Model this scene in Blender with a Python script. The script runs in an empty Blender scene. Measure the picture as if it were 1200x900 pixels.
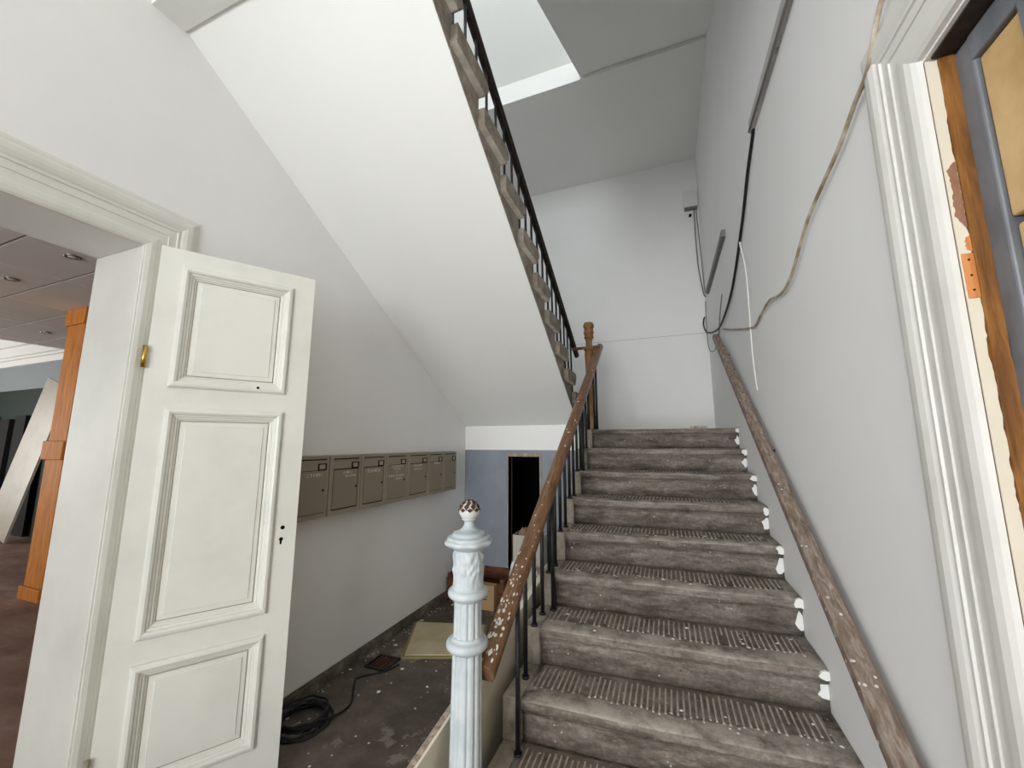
import bpy, math, random
from mathutils import Vector, Matrix, noise as mnoise

# ------------------------------------------------------------------ camera, light, exposure
SC = bpy.context.scene
COL = SC.collection
random.seed(7)

FPX = 465.0
YAW, PITCH = math.radians(21.15), math.radians(8.6)
cam = bpy.data.cameras.new('camera')
cam.sensor_fit = 'HORIZONTAL'
cam.sensor_width = 36.0
cam.lens = 36.0 * FPX / 1200.0
cam.clip_start = 0.02
camo = bpy.data.objects.new('camera', cam)
COL.objects.link(camo)
camo.location = (0, 0, 0)
camo.rotation_euler = (math.pi / 2 + PITCH, 0, YAW)
SC.camera = camo

world = bpy.data.worlds.new('world')
SC.world = world
world.use_nodes = True
wbg = world.node_tree.nodes['Background']
wbg.inputs['Color'].default_value = (0.80, 0.90, 1.0, 1)
wbg.inputs['Strength'].default_value = 0.12


def area(name, loc, target, sx, sy, power, color):
    l = bpy.data.lights.new(name, 'AREA')
    l.shape = 'RECTANGLE'
    l.size, l.size_y = sx, sy
    l.energy = power
    l.color = color
    o = bpy.data.objects.new(name, l)
    COL.objects.link(o)
    o.location = loc
    d = Vector(target) - Vector(loc)
    o.rotation_euler = d.to_track_quat('-Z', 'Y').to_euler()
    return o


area('daylight_entrance', (-0.65, -8.5, -0.1), (-0.65, 1.0, 0.1), 6.0, 3.4, 900, (0.975, 0.985, 1.0))
area('fill_right_wall', (-2.15, -1.75, 0.55), (0.5, -1.0, 0.2), 1.5, 2.0, 84, (0.955, 0.972, 1.0))  # added fill lamp to brighten the right wall, no known window
area('daylight_upper_window', (-1.0, -2.95, 4.1), (-0.9, 4.5, 2.6), 2.0, 2.4, 150, (0.91, 0.955, 1.0))
area('daylight_shop_front', (-9.5, -3.9, 0.2), (-6.5, 2.0, 0.4), 5.0, 1.8, 14, (1.0, 0.96, 0.90))
area('fill_shop_ceiling', (-12.85, 0.2, 0.0), (-6.5, 0.6, 0.6), 1.8, 2.2, 130, (1.0, 0.97, 0.92))  # added lamp that lifts the shop ceiling, the wall here is solid

vs = SC.view_settings
vs.view_transform = 'Standard'
vs.look = 'None'
vs.gamma = 1.0
vs.exposure = 0.1
vs.use_curve_mapping = False
try:
    SC.cycles.max_bounces = 12
    SC.cycles.diffuse_bounces = 10
    SC.cycles.use_denoising = True
except Exception:
    pass

# ------------------------------------------------------------------ constants of the place
FLOOR = -1.42        # ground floor level (camera is the origin)
XR, XL = 0.56, -2.0  # stairwell walls
YB = 5.45            # back wall
LAND = 0.135         # half landing level
RIS, GO = 0.1725, 0.277
Y1 = 3.755           # front of landing nosing (right end)
SKEW = 0.055
SL = 0.605           # soffit slope


# ------------------------------------------------------------------ materials
def lin(h):
    h = h.lstrip('#')
    out = []
    for i in (0, 2, 4):
        c = int(h[i:i + 2], 16) / 255
        out.append(c / 12.92 if c <= 0.04045 else ((c + 0.055) / 1.055) ** 2.4)
    return (*out, 1)


class NT:
    def __init__(self, name, rough=0.6, spec=0.3, metal=0.0):
        self.m = bpy.data.materials.new(name)
        self.m.use_nodes = True
        self.t = self.m.node_tree
        self.b = self.t.nodes['Principled BSDF']
        self.b.inputs['Roughness'].default_value = rough
        self.b.inputs['Specular IOR Level'].default_value = spec
        self.b.inputs['Metallic'].default_value = metal
        self.tc = self.t.nodes.new('ShaderNodeTexCoord')

    def map(self, scale=(1, 1, 1), rot=(0, 0, 0), coord='Object'):
        n = self.t.nodes.new('ShaderNodeMapping')
        n.inputs['Scale'].default_value = scale
        n.inputs['Rotation'].default_value = rot
        self.t.links.new(self.tc.outputs[coord], n.inputs['Vector'])
        return n.outputs['Vector']

    def noise(self, scale, detail=4, rough=0.55, vec=None, dist=0.0):
        n = self.t.nodes.new('ShaderNodeTexNoise')
        n.inputs['Scale'].default_value = scale
        n.inputs['Detail'].default_value = detail
        n.inputs['Roughness'].default_value = rough
        n.inputs['Distortion'].default_value = dist
        self.t.links.new(vec if vec is not None else self.map(), n.inputs['Vector'])
        return n.outputs['Fac']

    def voro(self, scale, vec=None, feature='F1'):
        n = self.t.nodes.new('ShaderNodeTexVoronoi')
        n.feature = feature
        n.inputs['Scale'].default_value = scale
        self.t.links.new(vec if vec is not None else self.map(), n.inputs['Vector'])
        return n.outputs['Distance']

    def ramp(self, fac, stops, interp='LINEAR'):
        n = self.t.nodes.new('ShaderNodeValToRGB')
        n.color_ramp.interpolation = interp
        e = n.color_ramp.elements
        while len(e) < len(stops):
            e.new(0.5)
        for el, (p, c) in zip(e, stops):
            el.position = p
            el.color = c if len(c) == 4 else (*c, 1)
        self.t.links.new(fac, n.inputs['Fac'])
        return n.outputs['Color']

    def mix(self, fac, a, b, blend='MIX'):
        n = self.t.nodes.new('ShaderNodeMix')
        n.data_type = 'RGBA'
        n.blend_type = blend
        if isinstance(fac, (int, float)):
            n.inputs[0].default_value = fac
        else:
            self.t.links.new(fac, n.inputs[0])
        for k, v in ((6, a), (7, b)):
            if isinstance(v, tuple):
                n.inputs[k].default_value = v
            else:
                self.t.links.new(v, n.inputs[k])
        return n.outputs[2]

    def math(self, op, a, b):
        n = self.t.nodes.new('ShaderNodeMath')
        n.operation = op
        n.use_clamp = True
        for i, v in enumerate((a, b)):
            if isinstance(v, (int, float)):
                n.inputs[i].default_value = v
            else:
                self.t.links.new(v, n.inputs[i])
        return n.outputs[0]

    def sep(self, axis, coord='Object'):
        n = self.t.nodes.new('ShaderNodeSeparateXYZ')
        self.t.links.new(self.tc.outputs[coord], n.inputs[0])
        return n.outputs[axis]

    def color(self, c):
        if isinstance(c, tuple):
            self.b.inputs['Base Color'].default_value = c
        else:
            self.t.links.new(c, self.b.inputs['Base Color'])
        return self

    def bump(self, h, strength=0.2, dist=0.01):
        n = self.t.nodes.new('ShaderNodeBump')
        n.inputs['Strength'].default_value = strength
        n.inputs['Distance'].default_value = dist
        self.t.links.new(h, n.inputs['Height'])
        self.t.links.new(n.outputs['Normal'], self.b.inputs['Normal'])
        return self


W0, W1 = (0, 0, 0, 1), (1, 1, 1, 1)
M = {}


def plaster(name, base, dirt, amount=0.5, rough=0.75):
    n = NT(name, rough, 0.25)
    big = n.ramp(n.noise(1.1, 5, 0.6), [(0.42, W0), (0.78, W1)])
    c = n.mix(n.math('MULTIPLY', big, amount), lin(base), lin(dirt))
    sp = n.ramp(n.noise(38, 3, 0.7), [(0.70, W0), (0.78, W1)])
    sp2 = n.ramp(n.noise(2.2, 2), [(0.55, W0), (0.7, W1)])
    c = n.mix(n.math('MULTIPLY', n.math('MULTIPLY', sp, sp2), 0.35), c, lin('8f8b84'))
    n.color(c)
    n.bump(n.noise(14, 6, 0.65), 0.12, 0.01)
    return n.m


M['wall'] = plaster('wall_paint', 'e8e8e7', 'dddcd9')
M['soffit'] = plaster('soffit_paint', 'ebece9', 'e4e5e1', 0.4)
M['white'] = plaster('fresh_white', 'eeeeec', 'e4e4e0', 0.3)
M['tan_room'] = plaster('shop_wall_grey', '8e9698', '7f8789', 0.5)


def gloss_white(name, base, dirt, dirt2):
    n = NT(name, 0.38, 0.45)
    c = n.mix(n.ramp(n.noise(3.5, 5, 0.6), [(0.45, W0), (0.75, W1)]), lin(base), lin(dirt))
    chips = n.ramp(n.noise(26, 4, 0.75, n.map((1, 1, 0.5))), [(0.735, W0), (0.75, W1)])
    c = n.mix(chips, c, lin(dirt2))
    n.color(c)
    n.bump(n.noise(30, 4, 0.6, n.map((1, 1, 0.3))), 0.035, 0.003)
    return n.m


M['door'] = gloss_white('door_enamel', 'd8d8d0', 'cdcdc5', 'b3a894')
M['old_door'] = gloss_white('old_door_paint', 'b5aea1', 'a29a8c', '7d6f5e')
M['groove'] = NT('darker_joints', 0.8).color(lin('8f8878')).m  # darker tone than the enamel, shows as a line round each panel
M['casing'] = gloss_white('casing_enamel', 'd6d5d0', 'cac8c1', '9a8a74')
M['cream'] = gloss_white('cream_enamel', 'e6e0cf', 'd8cfb9', '7d6a50')

# chipped jamb: cream paint with big flakes showing brown wood
n = NT('chipped_jamb', 0.55, 0.35)
fl = n.ramp(n.noise(7, 6, 0.7, n.map((1, 1, 0.8))), [(0.66, W0), (0.67, W1)])
c = n.mix(n.noise(6, 3), lin('e0dac9'), lin('d0c7b3'))
n.color(n.mix(fl, c, lin('9a6f52')))
n.bump(fl, 0.4, 0.003)
M['jamb'] = n.m

# stone stairs
n = NT('worn_stone', 0.85, 0.2)
streak = n.noise(5.0, 7, 0.72, n.map((0.8, 3.2, 3.2)))
c = n.ramp(streak, [(0.30, lin('4a433b')), (0.46, lin('776f65')), (0.60, lin('958c82')), (0.74, lin('b4ada2'))])
fine = n.noise(60, 5, 0.7)
c = n.mix(n.ramp(fine, [(0.35, W0), (0.7, W1)]), c, n.mix(0.45, c, lin('2c2722')))
dust = n.ramp(n.noise(13, 6, 0.8, n.map((0.6, 1.6, 1.6))), [(0.55, W0), (0.70, W1)])
c = n.mix(n.math('MULTIPLY', dust, 0.5), c, lin('bdb6ac'))
grim = n.ramp(n.noise(3.2, 5, 0.7, n.map((1, 2.4, 2.4))), [(0.50, W0), (0.66, W1)])
c = n.mix(n.math('MULTIPLY', grim, 0.5), c, lin('39322b'))
vo = n.ramp(n.voro(34), [(0.10, W1), (0.15, W0)])
vs_ = n.ramp(n.noise(7, 2), [(0.56, W0), (0.60, W1)])
c = n.mix(n.math('MULTIPLY', vo, vs_), c, lin('d8d6d0'))
ge = n.t.nodes.new('ShaderNodeNewGeometry')
sx = n.t.nodes.new('ShaderNodeSeparateXYZ')
n.t.links.new(ge.outputs['True Normal'], sx.inputs[0])
upw = n.ramp(sx.outputs[2], [(0.55, W0), (0.9, W1)])
c = n.mix(n.math('MULTIPLY', n.math('MULTIPLY', upw, 0.85), n.ramp(n.noise(8, 5, 0.7), [(0.36, W0), (0.60, W1)])), c, lin('b8b0a5'))
n.color(c)
n.bump(n.noise(26, 8, 0.7), 0.45, 0.012)
M['stone'] = n.m
n = NT('rib_bed_dark', 0.9, 0.15)  # mottled darker tone showing between the ribs
n.color(n.ramp(n.noise(12, 6, 0.75), [(0.32, lin('524a42')), (0.55, lin('7a7167')), (0.75, lin('a0978c'))]))
n.bump(n.noise(40, 6, 0.7), 0.3, 0.006)
M['ribbed_bed'] = n.m
n = NT('stone_string', 0.85, 0.2)
n.color(n.ramp(n.noise(9, 6, 0.7), [(0.3, lin('6d655b')), (0.55, lin('978f84')), (0.75, lin('b5ada1'))]))
n.bump(n.noise(30, 6, 0.7), 0.3, 0.008)
M['stone_light'] = n.m
n = NT('stone_ribs', 0.85, 0.2)
n.color(n.ramp(n.noise(14, 6, 0.7), [(0.3, lin('857d73')), (0.6, lin('b5ada2'))]))
M['ribs'] = n.m

# floors
n = NT('dirty_concrete', 0.72, 0.3)
c = n.ramp(n.noise(2.6, 7, 0.7), [(0.30, lin('3b352f')), (0.5, lin('5a5149')), (0.72, lin('776d63'))])
pat = n.ramp(n.noise(6, 5, 0.65), [(0.60, W0), (0.66, W1)])
c = n.mix(n.math('MULTIPLY', pat, 0.42), c, lin('a59c92'))
vo = n.ramp(n.voro(13), [(0.07, W1), (0.10, W0)])
c = n.mix(vo, c, lin('cfccc6'))
n.color(c)
n.bump(n.noise(40, 6, 0.7), 0.3, 0.006)
M['floor'] = n.m
n = NT('shop_floor', 0.7, 0.3)
c = n.ramp(n.noise(2.0, 6, 0.65, n.map((1, 2, 1))), [(0.3, lin('74564a')), (0.55, lin('957768')), (0.75, lin('aa9d94'))])
n.color(c)
M['shop_floor'] = n.m


def wood(name, a, b, c3, rough=0.45, scale=(1, 1, 1), splat=None, splat_scale=22, spec=0.4, cov=(0.52, 0.6)):
    n = NT(name, rough, spec)
    g = n.noise(9, 7, 0.65, n.map(scale), 0.6)
    c = n.ramp(g, [(0.28, lin(a)), (0.5, lin(b)), (0.75, lin(c3))])
    if splat:
        vo = n.ramp(n.voro(splat_scale), [(0.16, W1), (0.22, W0)])
        ar = n.ramp(n.noise(6, 3), [(cov[0], W0), (cov[1], W1)])
        c = n.mix(n.math('MULTIPLY', vo, ar), c, lin(splat))
    n.color(c)
    n.bump(g, 0.08, 0.004)
    return n.m


M['rail_wood'] = wood('handrail_mahogany', '46301f', '735238', '957556', 0.38, (8, 0.7, 0.9), 'e6dfd2', 24)
M['wall_rail'] = wood('dusty_wall_rail', '5a4a40', '837367', 'b0a79f', 0.62, (8, 1.5, 1.5), 'd9d3ca', 40, 0.25, (0.5, 0.6))
M['newel_wood'] = wood('newel_oak', '5d4125', '8a6338', 'a88050', 0.45, (6, 6, 0.6))
M['column_wood'] = wood('column_beech', '9a5a1e', 'bd7429', 'cd8a40', 0.6, (3, 3, 0.35), None, 22, 0.2)
M['raw_wood'] = wood('raw_jamb_wood', '4b2c12', '7e5224', 'a9773a', 0.5, (5, 5, 0.5))
M['hinge_wood'] = wood('hinge_recess_wood', 'a2622f', 'c67f47', 'd99a62', 0.6, (6, 6, 0.6))
M['crate_wood'] = wood('crate_wood', '3c2115', '5e3521', '7c4c30', 0.6, (1, 5, 5))
M['grey_wood'] = wood('weathered_wood', '6d6155', '9a8c7c', 'c6bcae', 0.7, (5, 5, 0.6))
M['dark_wood'] = wood('stained_dark', '15100d', '241a13', '38281c', 0.5, (1, 5, 5))

n = NT('black_iron', 0.45, 0.45)
n.color(n.mix(n.ramp(n.noise(20, 4), [(0.5, W0), (0.8, W1)]), lin('151517'), lin('2a2726')))
M['iron'] = n.m
n = NT('newel_paint', 0.42, 0.4)
c = n.ramp(n.noise(6, 4), [(0.35, lin('a3adb2')), (0.6, lin('bcc3c5'))])
ru = n.ramp(n.noise(24, 5, 0.75), [(0.70, W0), (0.73, W1)])
c = n.mix(ru, c, lin('6a5a4a'))
n.color(c)
n.bump(n.noise(45, 5, 0.7), 0.25, 0.004)
M['newel'] = n.m
n = NT('newel_finial', 0.45, 0.4)
z = n.sep('Z')
lat = n.ramp(n.voro(55), [(0.30, W0), (0.36, W1)])
n.color(lin('c6c8c6'))
M['finial'] = n.m
M['rust'] = NT('bare_rust', 0.8).color(lin('4a3324')).m

n = NT('mailbox_enamel', 0.5, 0.35)
n.color(n.ramp(n.noise(3, 4), [(0.3, lin('877f70')), (0.7, lin('999182'))]))
M['mailbox'] = n.m
M['mailbox_door'] = NT('mailbox_door_enamel', 0.5, 0.35).color(lin('8a8171')).m
M['black'] = NT('black_gap', 0.7, 0.2).color(lin('17140f')).m
M['chalk'] = NT('white_lettering', 0.8).color(lin('d9d5cb')).m
M['paper'] = NT('card_paper', 0.8).color(lin('a49c8d')).m
M['brass'] = NT('brass', 0.3, 0.5, 1.0).color(lin('c9a858')).m
M['steel'] = NT('steel', 0.35, 0.5, 1.0).color(lin('9a9894')).m
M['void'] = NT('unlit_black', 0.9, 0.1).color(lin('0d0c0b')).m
n = NT('grey_blue_partition', 0.6, 0.3)
n.color(n.ramp(n.noise(3, 5), [(0.3, lin('7c848d')), (0.7, lin('8f969f'))]))
M['greyblue'] = n.m
n = NT('stud_zinc', 0.5, 0.5, 0.35)
n.color(n.ramp(n.noise(7, 5, 0.6, n.map((1, 1, 0.6))), [(0.3, lin('646870')), (0.6, lin('84888e')), (0.8, lin('a4a8ad'))]))
M['zinc'] = n.m
n = NT('fibre_board', 0.85, 0.15)
c = n.ramp(n.noise(4, 6, 0.65), [(0.3, lin('b3925f')), (0.55, lin('cbac7d')), (0.8, lin('dac099'))])
kn = n.ramp(n.voro(9), [(0.05, W1), (0.12, W0)])
n.color(n.mix(n.math('MULTIPLY', kn, 0.6), c, lin('7d5a33')))
M['fibre'] = n.m
n = NT('yellowed_foam', 0.85, 0.15)
n.color(n.ramp(n.noise(3.5, 5, 0.6), [(0.3, lin('ab9d76')), (0.6, lin('c4b79b')), (0.8, lin('d2c8b2'))]))
M['mat'] = n.m
M['mat_edge'] = NT('foam_edge', 0.9).color(lin('857c52')).m
M['cardboard'] = NT('cardboard', 0.8).color(n.ramp if False else lin('a98a66')).m
M['pale_card'] = NT('pale_card', 0.8).color(lin('b9b4a8')).m
M['rag'] = NT('pale_plastic', 0.5, 0.4).color(lin('cfd3d6')).m
M['rag2'] = NT('rag_brown', 0.8).color(lin('8a6f5a')).m
M['chip'] = NT('plaster_chip', 0.85).color(lin('d8d5ce')).m
M['white_patch'] = NT('white_wall_paint_slop', 0.7).color(lin('eeeeec')).m
M['cable_black'] = NT('black_cable', 0.5, 0.4).color(lin('1a1a1b')).m
M['cable_white'] = NT('white_cable', 0.5, 0.4).color(lin('d9d8d2')).m
n = NT('painted_cable', 0.6, 0.3)
n.color(n.ramp(n.noise(14, 4), [(0.35, lin('8d7d68')), (0.55, lin('b5a893')), (0.7, lin('d2cabd'))]))
M['cable_beige'] = n.m
M['cable_grey'] = NT('grey_cable', 0.6, 0.3).color(lin('77736e')).m
n = NT('trunking_grey', 0.5, 0.35)
n.color(n.ramp(n.noise(6, 5, 0.7, n.map((3, 1, 3))), [(0.4, lin('a5a4a1')), (0.62, lin('b9b8b4')), (0.72, lin('4c4843'))]))
M['trunk'] = n.m
M['plastic'] = NT('white_plastic', 0.4, 0.4).color(lin('dcdcd8')).m
M['tile'] = plaster('ceiling_tile', 'e0dcd6', 'd4cec6', 0.6)
M['tbar'] = NT('ceiling_grid', 0.5, 0.4).color(lin('8a847c')).m
M['dgreen'] = NT('dark_green_paint', 0.7).color(lin('1c2b24')).m
M['soot'] = NT('dark_sheet', 0.8).color(lin('151413')).m
n = NT('baseboard_dirty', 0.75, 0.25)
c = n.ramp(n.noise(7, 6, 0.75, n.map((1, 1, 1))), [(0.35, lin('47403a')), (0.55, lin('6a625a')), (0.68, lin('8d867d'))])
n.color(n.mix(n.ramp(n.noise(16, 4, 0.7), [(0.66, W0), (0.70, W1)]), c, lin('cdcac4')))
M['base'] = n.m
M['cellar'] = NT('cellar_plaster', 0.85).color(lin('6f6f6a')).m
M['trim_line'] = NT('painted_over_joint', 0.7).color(lin('bdbdbb')).m


# ------------------------------------------------------------------ mesh helpers
class MB:
    def __init__(self):
        self.v, self.f, self.mi, self.sm = [], [], [], []

    def face(self, idx, mi=0, sm=False):
        self.f.append(tuple(idx)); self.mi.append(mi); self.sm.append(sm)

    def add(self, verts, faces, mi=0, sm=False):
        o = len(self.v)
        self.v += [Vector(p) for p in verts]
        for f in faces:
            self.face([o + i for i in f], mi, sm)
        return self

    def box(self, x0, x1, y0, y1, z0, z1, mi=0):
        x0, x1 = sorted((x0, x1)); y0, y1 = sorted((y0, y1)); z0, z1 = sorted((z0, z1))
        return self.add([(x0, y0, z0), (x1, y0, z0), (x1, y1, z0), (x0, y1, z0), (x0, y0, z1), (x1, y0, z1), (x1, y1, z1), (x0, y1, z1)],
                        [(0, 3, 2, 1), (4, 5, 6, 7), (0, 1, 5, 4), (1, 2, 6, 5), (2, 3, 7, 6), (3, 0, 4, 7)], mi)

    def obox(self, c, ex, ey, ez, mi=0):
        """box from centre and three half-extent vectors"""
        c, ex, ey, ez = map(Vector, (c, ex, ey, ez))
        vs_ = [c + sx * ex + sy * ey + sz * ez for sz in (-1, 1) for sx, sy in ((-1, -1), (1, -1), (1, 1), (-1, 1))]
        fs = [(0, 3, 2, 1), (4, 5, 6, 7), (0, 1, 5, 4), (1, 2, 6, 5), (2, 3, 7, 6), (3, 0, 4, 7)]
        if ex.cross(ey).dot(ez) < 0:
            fs = [tuple(reversed(f)) for f in fs]
        return self.add(vs_, fs, mi)

    def rings(self, rings, closed=True, caps=True, mi=0, sm=False):
        o = len(self.v)
        n = len(rings[0])
        for r in rings:
            self.v += [Vector(p) for p in r]
        for i in range(len(rings) - 1):
            for j in range(n if closed else n - 1):
                a, b = o + i * n + j, o + i * n + (j + 1) % n
                self.face((a, b, b + n, a + n), mi, sm)
        if caps and closed:
            self.face([o + j for j in reversed(range(n))], mi, False)
            self.face([o + (len(rings) - 1) * n + j for j in range(n)], mi, False)
        return self

    def tube(self, pts, r, n=8, mi=0, caps=True):
        pts = [Vector(p) for p in pts]
        rings = []
        up = None
        for i, p in enumerate(pts):
            t = (pts[min(i + 1, len(pts) - 1)] - pts[max(i - 1, 0)]).normalized()
            if up is None:
                up = Vector((0, 0, 1)) if abs(t.z) < 0.9 else Vector((1, 0, 0))
            u = (up - t * up.dot(t)).normalized()
            w = t.cross(u)
            up = u
            rr = r[i] if isinstance(r, (list, tuple)) else r
            rings.append([p + (u * math.cos(a) + w * math.sin(a)) * rr for a in [2 * math.pi * k / n for k in range(n)]])
        return self.rings(rings, True, caps, mi, True)

    def sweep(self, prof, p0, p1, side, up, mi=0, sm=False):
        """extrude a closed 2-D profile (side, up) from p0 to p1"""
        p0, p1, side, up = map(Vector, (p0, p1, side, up))
        r = [[p + side * a + up * b for a, b in prof] for p in (p0, p1)]
        return self.rings(r, True, True, mi, sm)

    def lathe(self, prof, c, n=32, mi=0, sm=True, mod=None):
        """prof: list of (radius, z); mod(theta, i) scales the radius"""
        c = Vector(c)
        rings = []
        for i, (r, z) in enumerate(prof):
            ring = []
            for k in range(n):
                a = 2 * math.pi * k / n
                rr = r * (mod(a, i) if mod else 1.0)
                ring.append(c + Vector((rr * math.cos(a), rr * math.sin(a), z)))
            rings.append(ring)
        return self.rings(rings, True, True, mi, sm)

    def build(self, name, mats, parent=None, bevel=0.0, segs=2):
        if not isinstance(mats, (list, tuple)):
            mats = [mats]
        off = Vector((0, 0, 0))
        if parent is not None:
            q = parent
            while q is not None:
                off += q.location
                q = q.parent
        me = bpy.data.meshes.new(name)
        me.from_pydata([v - off for v in self.v], [], self.f)
        for m in mats:
            me.materials.append(m)
        for p, mi, sm in zip(me.polygons, self.mi, self.sm):
            p.material_index = mi
            p.use_smooth = sm
        me.update()
        o = bpy.data.objects.new(name, me)
        COL.objects.link(o)
        if parent is not None:
            o.parent = parent
        if bevel:
            b = o.modifiers.new('bevel', 'BEVEL')
            b.width = bevel
            b.segments = segs
            b.limit_method = 'ANGLE'
            b.angle_limit = math.radians(40)
        return o


def rebase(o):
    """move a top-level mesh's origin to the middle of its base"""
    vsx = [v.co for v in o.data.vertices]
    lo = Vector((min(v.x for v in vsx), min(v.y for v in vsx), min(v.z for v in vsx)))
    hi = Vector((max(v.x for v in vsx), max(v.y for v in vsx), max(v.z for v in vsx)))
    c = Vector(((lo.x + hi.x) / 2, (lo.y + hi.y) / 2, lo.z))
    o.data.transform(Matrix.Translation(-c))
    o.location = c
    return o


def struct(o):
    o['kind'] = 'structure'
    return o


def tag(o, label, cat, group=None, kind=None):
    o['label'] = label
    o['category'] = cat
    if group:
        o['group'] = group
    if kind:
        o['kind'] = kind
    return o


def thing(name, loc, label, cat, group=None):
    o = bpy.data.objects.new(name, None)
    o.empty_display_size = 0.1
    COL.objects.link(o)
    o.location = loc
    return tag(o, label, cat, group)


def smooth(pts, k=8):
    P = [Vector(p) for p in pts]
    out = []
    for i in range(len(P) - 1):
        a, b, c, d = P[max(i - 1, 0)], P[i], P[i + 1], P[min(i + 2, len(P) - 1)]
        for j in range(k):
            t = j / k
            out.append(0.5 * ((2 * b) + (c - a) * t + (2 * a - 5 * b + 4 * c - d) * t * t + (3 * b - a - 3 * c + d) * t ** 3))
    out.append(P[-1])
    return out


# ------------------------------------------------------------------ room shell
T = 0.33
YF = -2.9
TOPZ = 7.6
# floors
struct(MB().box(XL - 0.02, XR + 0.9, YF - 0.2, YB, FLOOR - 0.2, FLOOR).build('floor', M['floor']))
struct(MB().box(-13.0, XL - 0.02, -4.2, 3.4, FLOOR - 0.2, FLOOR + 0.001).build('floor_shop', M['shop_floor']))
# left wall with the doorway (opening y -0.75 .. 0.89, up to z 0.82)
DOY0, DOY1, DOZ = -0.75, 0.912, 0.82
mb = MB()
mb.box(XL - T, XL, DOY1, YB, FLOOR, TOPZ)
mb.box(XL - T, XL, DOY0, DOY1, DOZ, TOPZ)
mb.box(XL - T, XL, -1.0, DOY0, FLOOR, TOPZ)
mb.box(XL - T, XL, YF, -2.55, FLOOR, TOPZ)
mb.box(XL - T, XL, -2.55, -1.0, FLOOR, -0.5)
mb.box(XL - T, XL, -2.55, -1.0, 1.6, TOPZ)  # unseen opening added for the fill lamp that stands in it
struct(mb.build('wall_left', M['wall']))
# painted lining of the doorway reveal
mb = MB()
mb.box(XL - T - 0.01, XL + 0.012, DOY1 - 0.022, DOY1, FLOOR, DOZ)
mb.box(XL - T - 0.01, XL + 0.012, DOY0, DOY0 + 0.022, FLOOR, DOZ)
struct(mb.build('trim_5', M['door'], bevel=0.004))
# right wall with the closed-off doorway (opening y -0.3 .. 1.01, up to z 0.80)
RY0, RY1, RZ = -0.45, 1.02, 0.815
mb = MB()
mb.box(XR, XR + 0.4, RY1, YB, FLOOR, TOPZ)
mb.box(XR, XR + 0.4, RY0, RY1, RZ, TOPZ)
mb.box(XR, XR + 0.4, YF, RY0, FLOOR, TOPZ)
struct(mb.build('wall_right', M['wall']))
# back wall
struct(MB().box(XL - T, XR + 0.4, YB, YB + 0.3, FLOOR, TOPZ).build('wall_back', M['wall']))
struct(MB().box(XL, XR, YB - 0.0025, YB + 0.001, 1.395, 1.401).build('trim_9', M['trim_line']))
# front wall behind the camera: entrance below, window above
mb = MB()
for (a, b) in ((FLOOR, TOPZ),):
    mb.box(XL - T, -1.75, YF - 0.3, YF, a, b)
    mb.box(0.45, XR + 0.4, YF - 0.3, YF, a, b)
mb.box(-1.75, 0.45, YF - 0.3, YF, 1.7, 2.85)
mb.box(-1.75, 0.45, YF - 0.3, YF, 5.4, TOPZ)
mb.box(-1.75, 0.45, YF - 0.3, YF, FLOOR, FLOOR + 0.12)
struct(mb.build('wall_front', M['wall']))
struct(MB().box(XL - T, XR + 0.4, YF, YB, TOPZ, TOPZ + 0.2).build('ceiling', M['soffit']))
# floor slab of the upper storey over the hall, with its beam along the edge
mb = MB()
mb.box(XL, XR, YF, 0.46, 2.22, 2.50)
struct(mb.build('ceiling_hall', M['soffit']))
mb = MB()
mb.box(XL, -0.80, 0.80, 0.93, 1.905, 2.02)
struct(mb.build('trim_6', M['soffit']))

# alcove partition under the landing: grey-blue, with a low cellar doorway
AY = 3.80
AX0, AX1, AZ = -1.507, -1.180, -0.125
mb = MB()
mb.box(XL, AX0, AY, AY + 0.08, FLOOR, -0.06)
mb.box(AX1, -0.72, AY, AY + 0.08, FLOOR, -0.06)
mb.box(AX0, AX1, AY, AY + 0.08, AZ, -0.06)
struct(mb.build('wall_partition', M['greyblue']))
mb = MB()
mb.box(AX0 - 0.014, AX0, AY - 0.012, AY + 0.10, FLOOR, AZ)
mb.box(AX1, AX1 + 0.016, AY - 0.012, AY + 0.10, FLOOR, AZ)
mb.box(AX0 - 0.014, AX1 + 0.016, AY - 0.012, AY + 0.10, AZ, AZ + 0.036)
struct(mb.build('trim_3', M['grey_wood'], bevel=0.003))
# cellar recess behind the doorway
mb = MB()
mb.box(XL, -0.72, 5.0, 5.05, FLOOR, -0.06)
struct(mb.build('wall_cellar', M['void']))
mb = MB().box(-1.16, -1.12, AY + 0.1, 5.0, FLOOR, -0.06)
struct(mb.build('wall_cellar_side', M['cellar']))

# ------------------------------------------------------------------ half landing and the one above
ld = thing('stair_landing', (-0.7, 4.6, -0.06), 'white half landing slab between the two flights, at the back wall', 'landing')
mb = MB().box(XL, XR, AY, YB, -0.06, LAND - 0.02)
mb.box(XL, -0.79, AY - 0.004, AY + 0.05, LAND - 0.03, 0.19)
mb.build('slab', M['white'], ld)
MB().box(XL, XR, AY + 0.06, YB, LAND - 0.02, LAND).build('paving', M['stone'], ld)
HI = 3.91
l2 = thing('stair_landing', (-0.7, 4.6, -0.06 + HI), 'landing slab high above the back of the stairwell, white front edge', 'landing')
MB().box(XL, XR, 3.72, YB, -0.06 + HI, LAND + HI + 0.05).build('slab', M['white'], l2)

# ------------------------------------------------------------------ stair flights
def step_profile(go, ris, back):
    """y to the back, z up, origin at the top front of the nosing"""
    return [(back, 0.0), (0.055, 0.0), (0.022, -0.002), (0.009, -0.008), (0.002, -0.018), (0.0, -0.030), (0.004, -0.041),
            (0.012, -0.047), (0.020, -0.050), (0.021, -0.060), (0.030, -0.066), (0.033, -0.078), (0.035, -ris - 0.002), (back, -ris - 0.002)]


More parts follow.
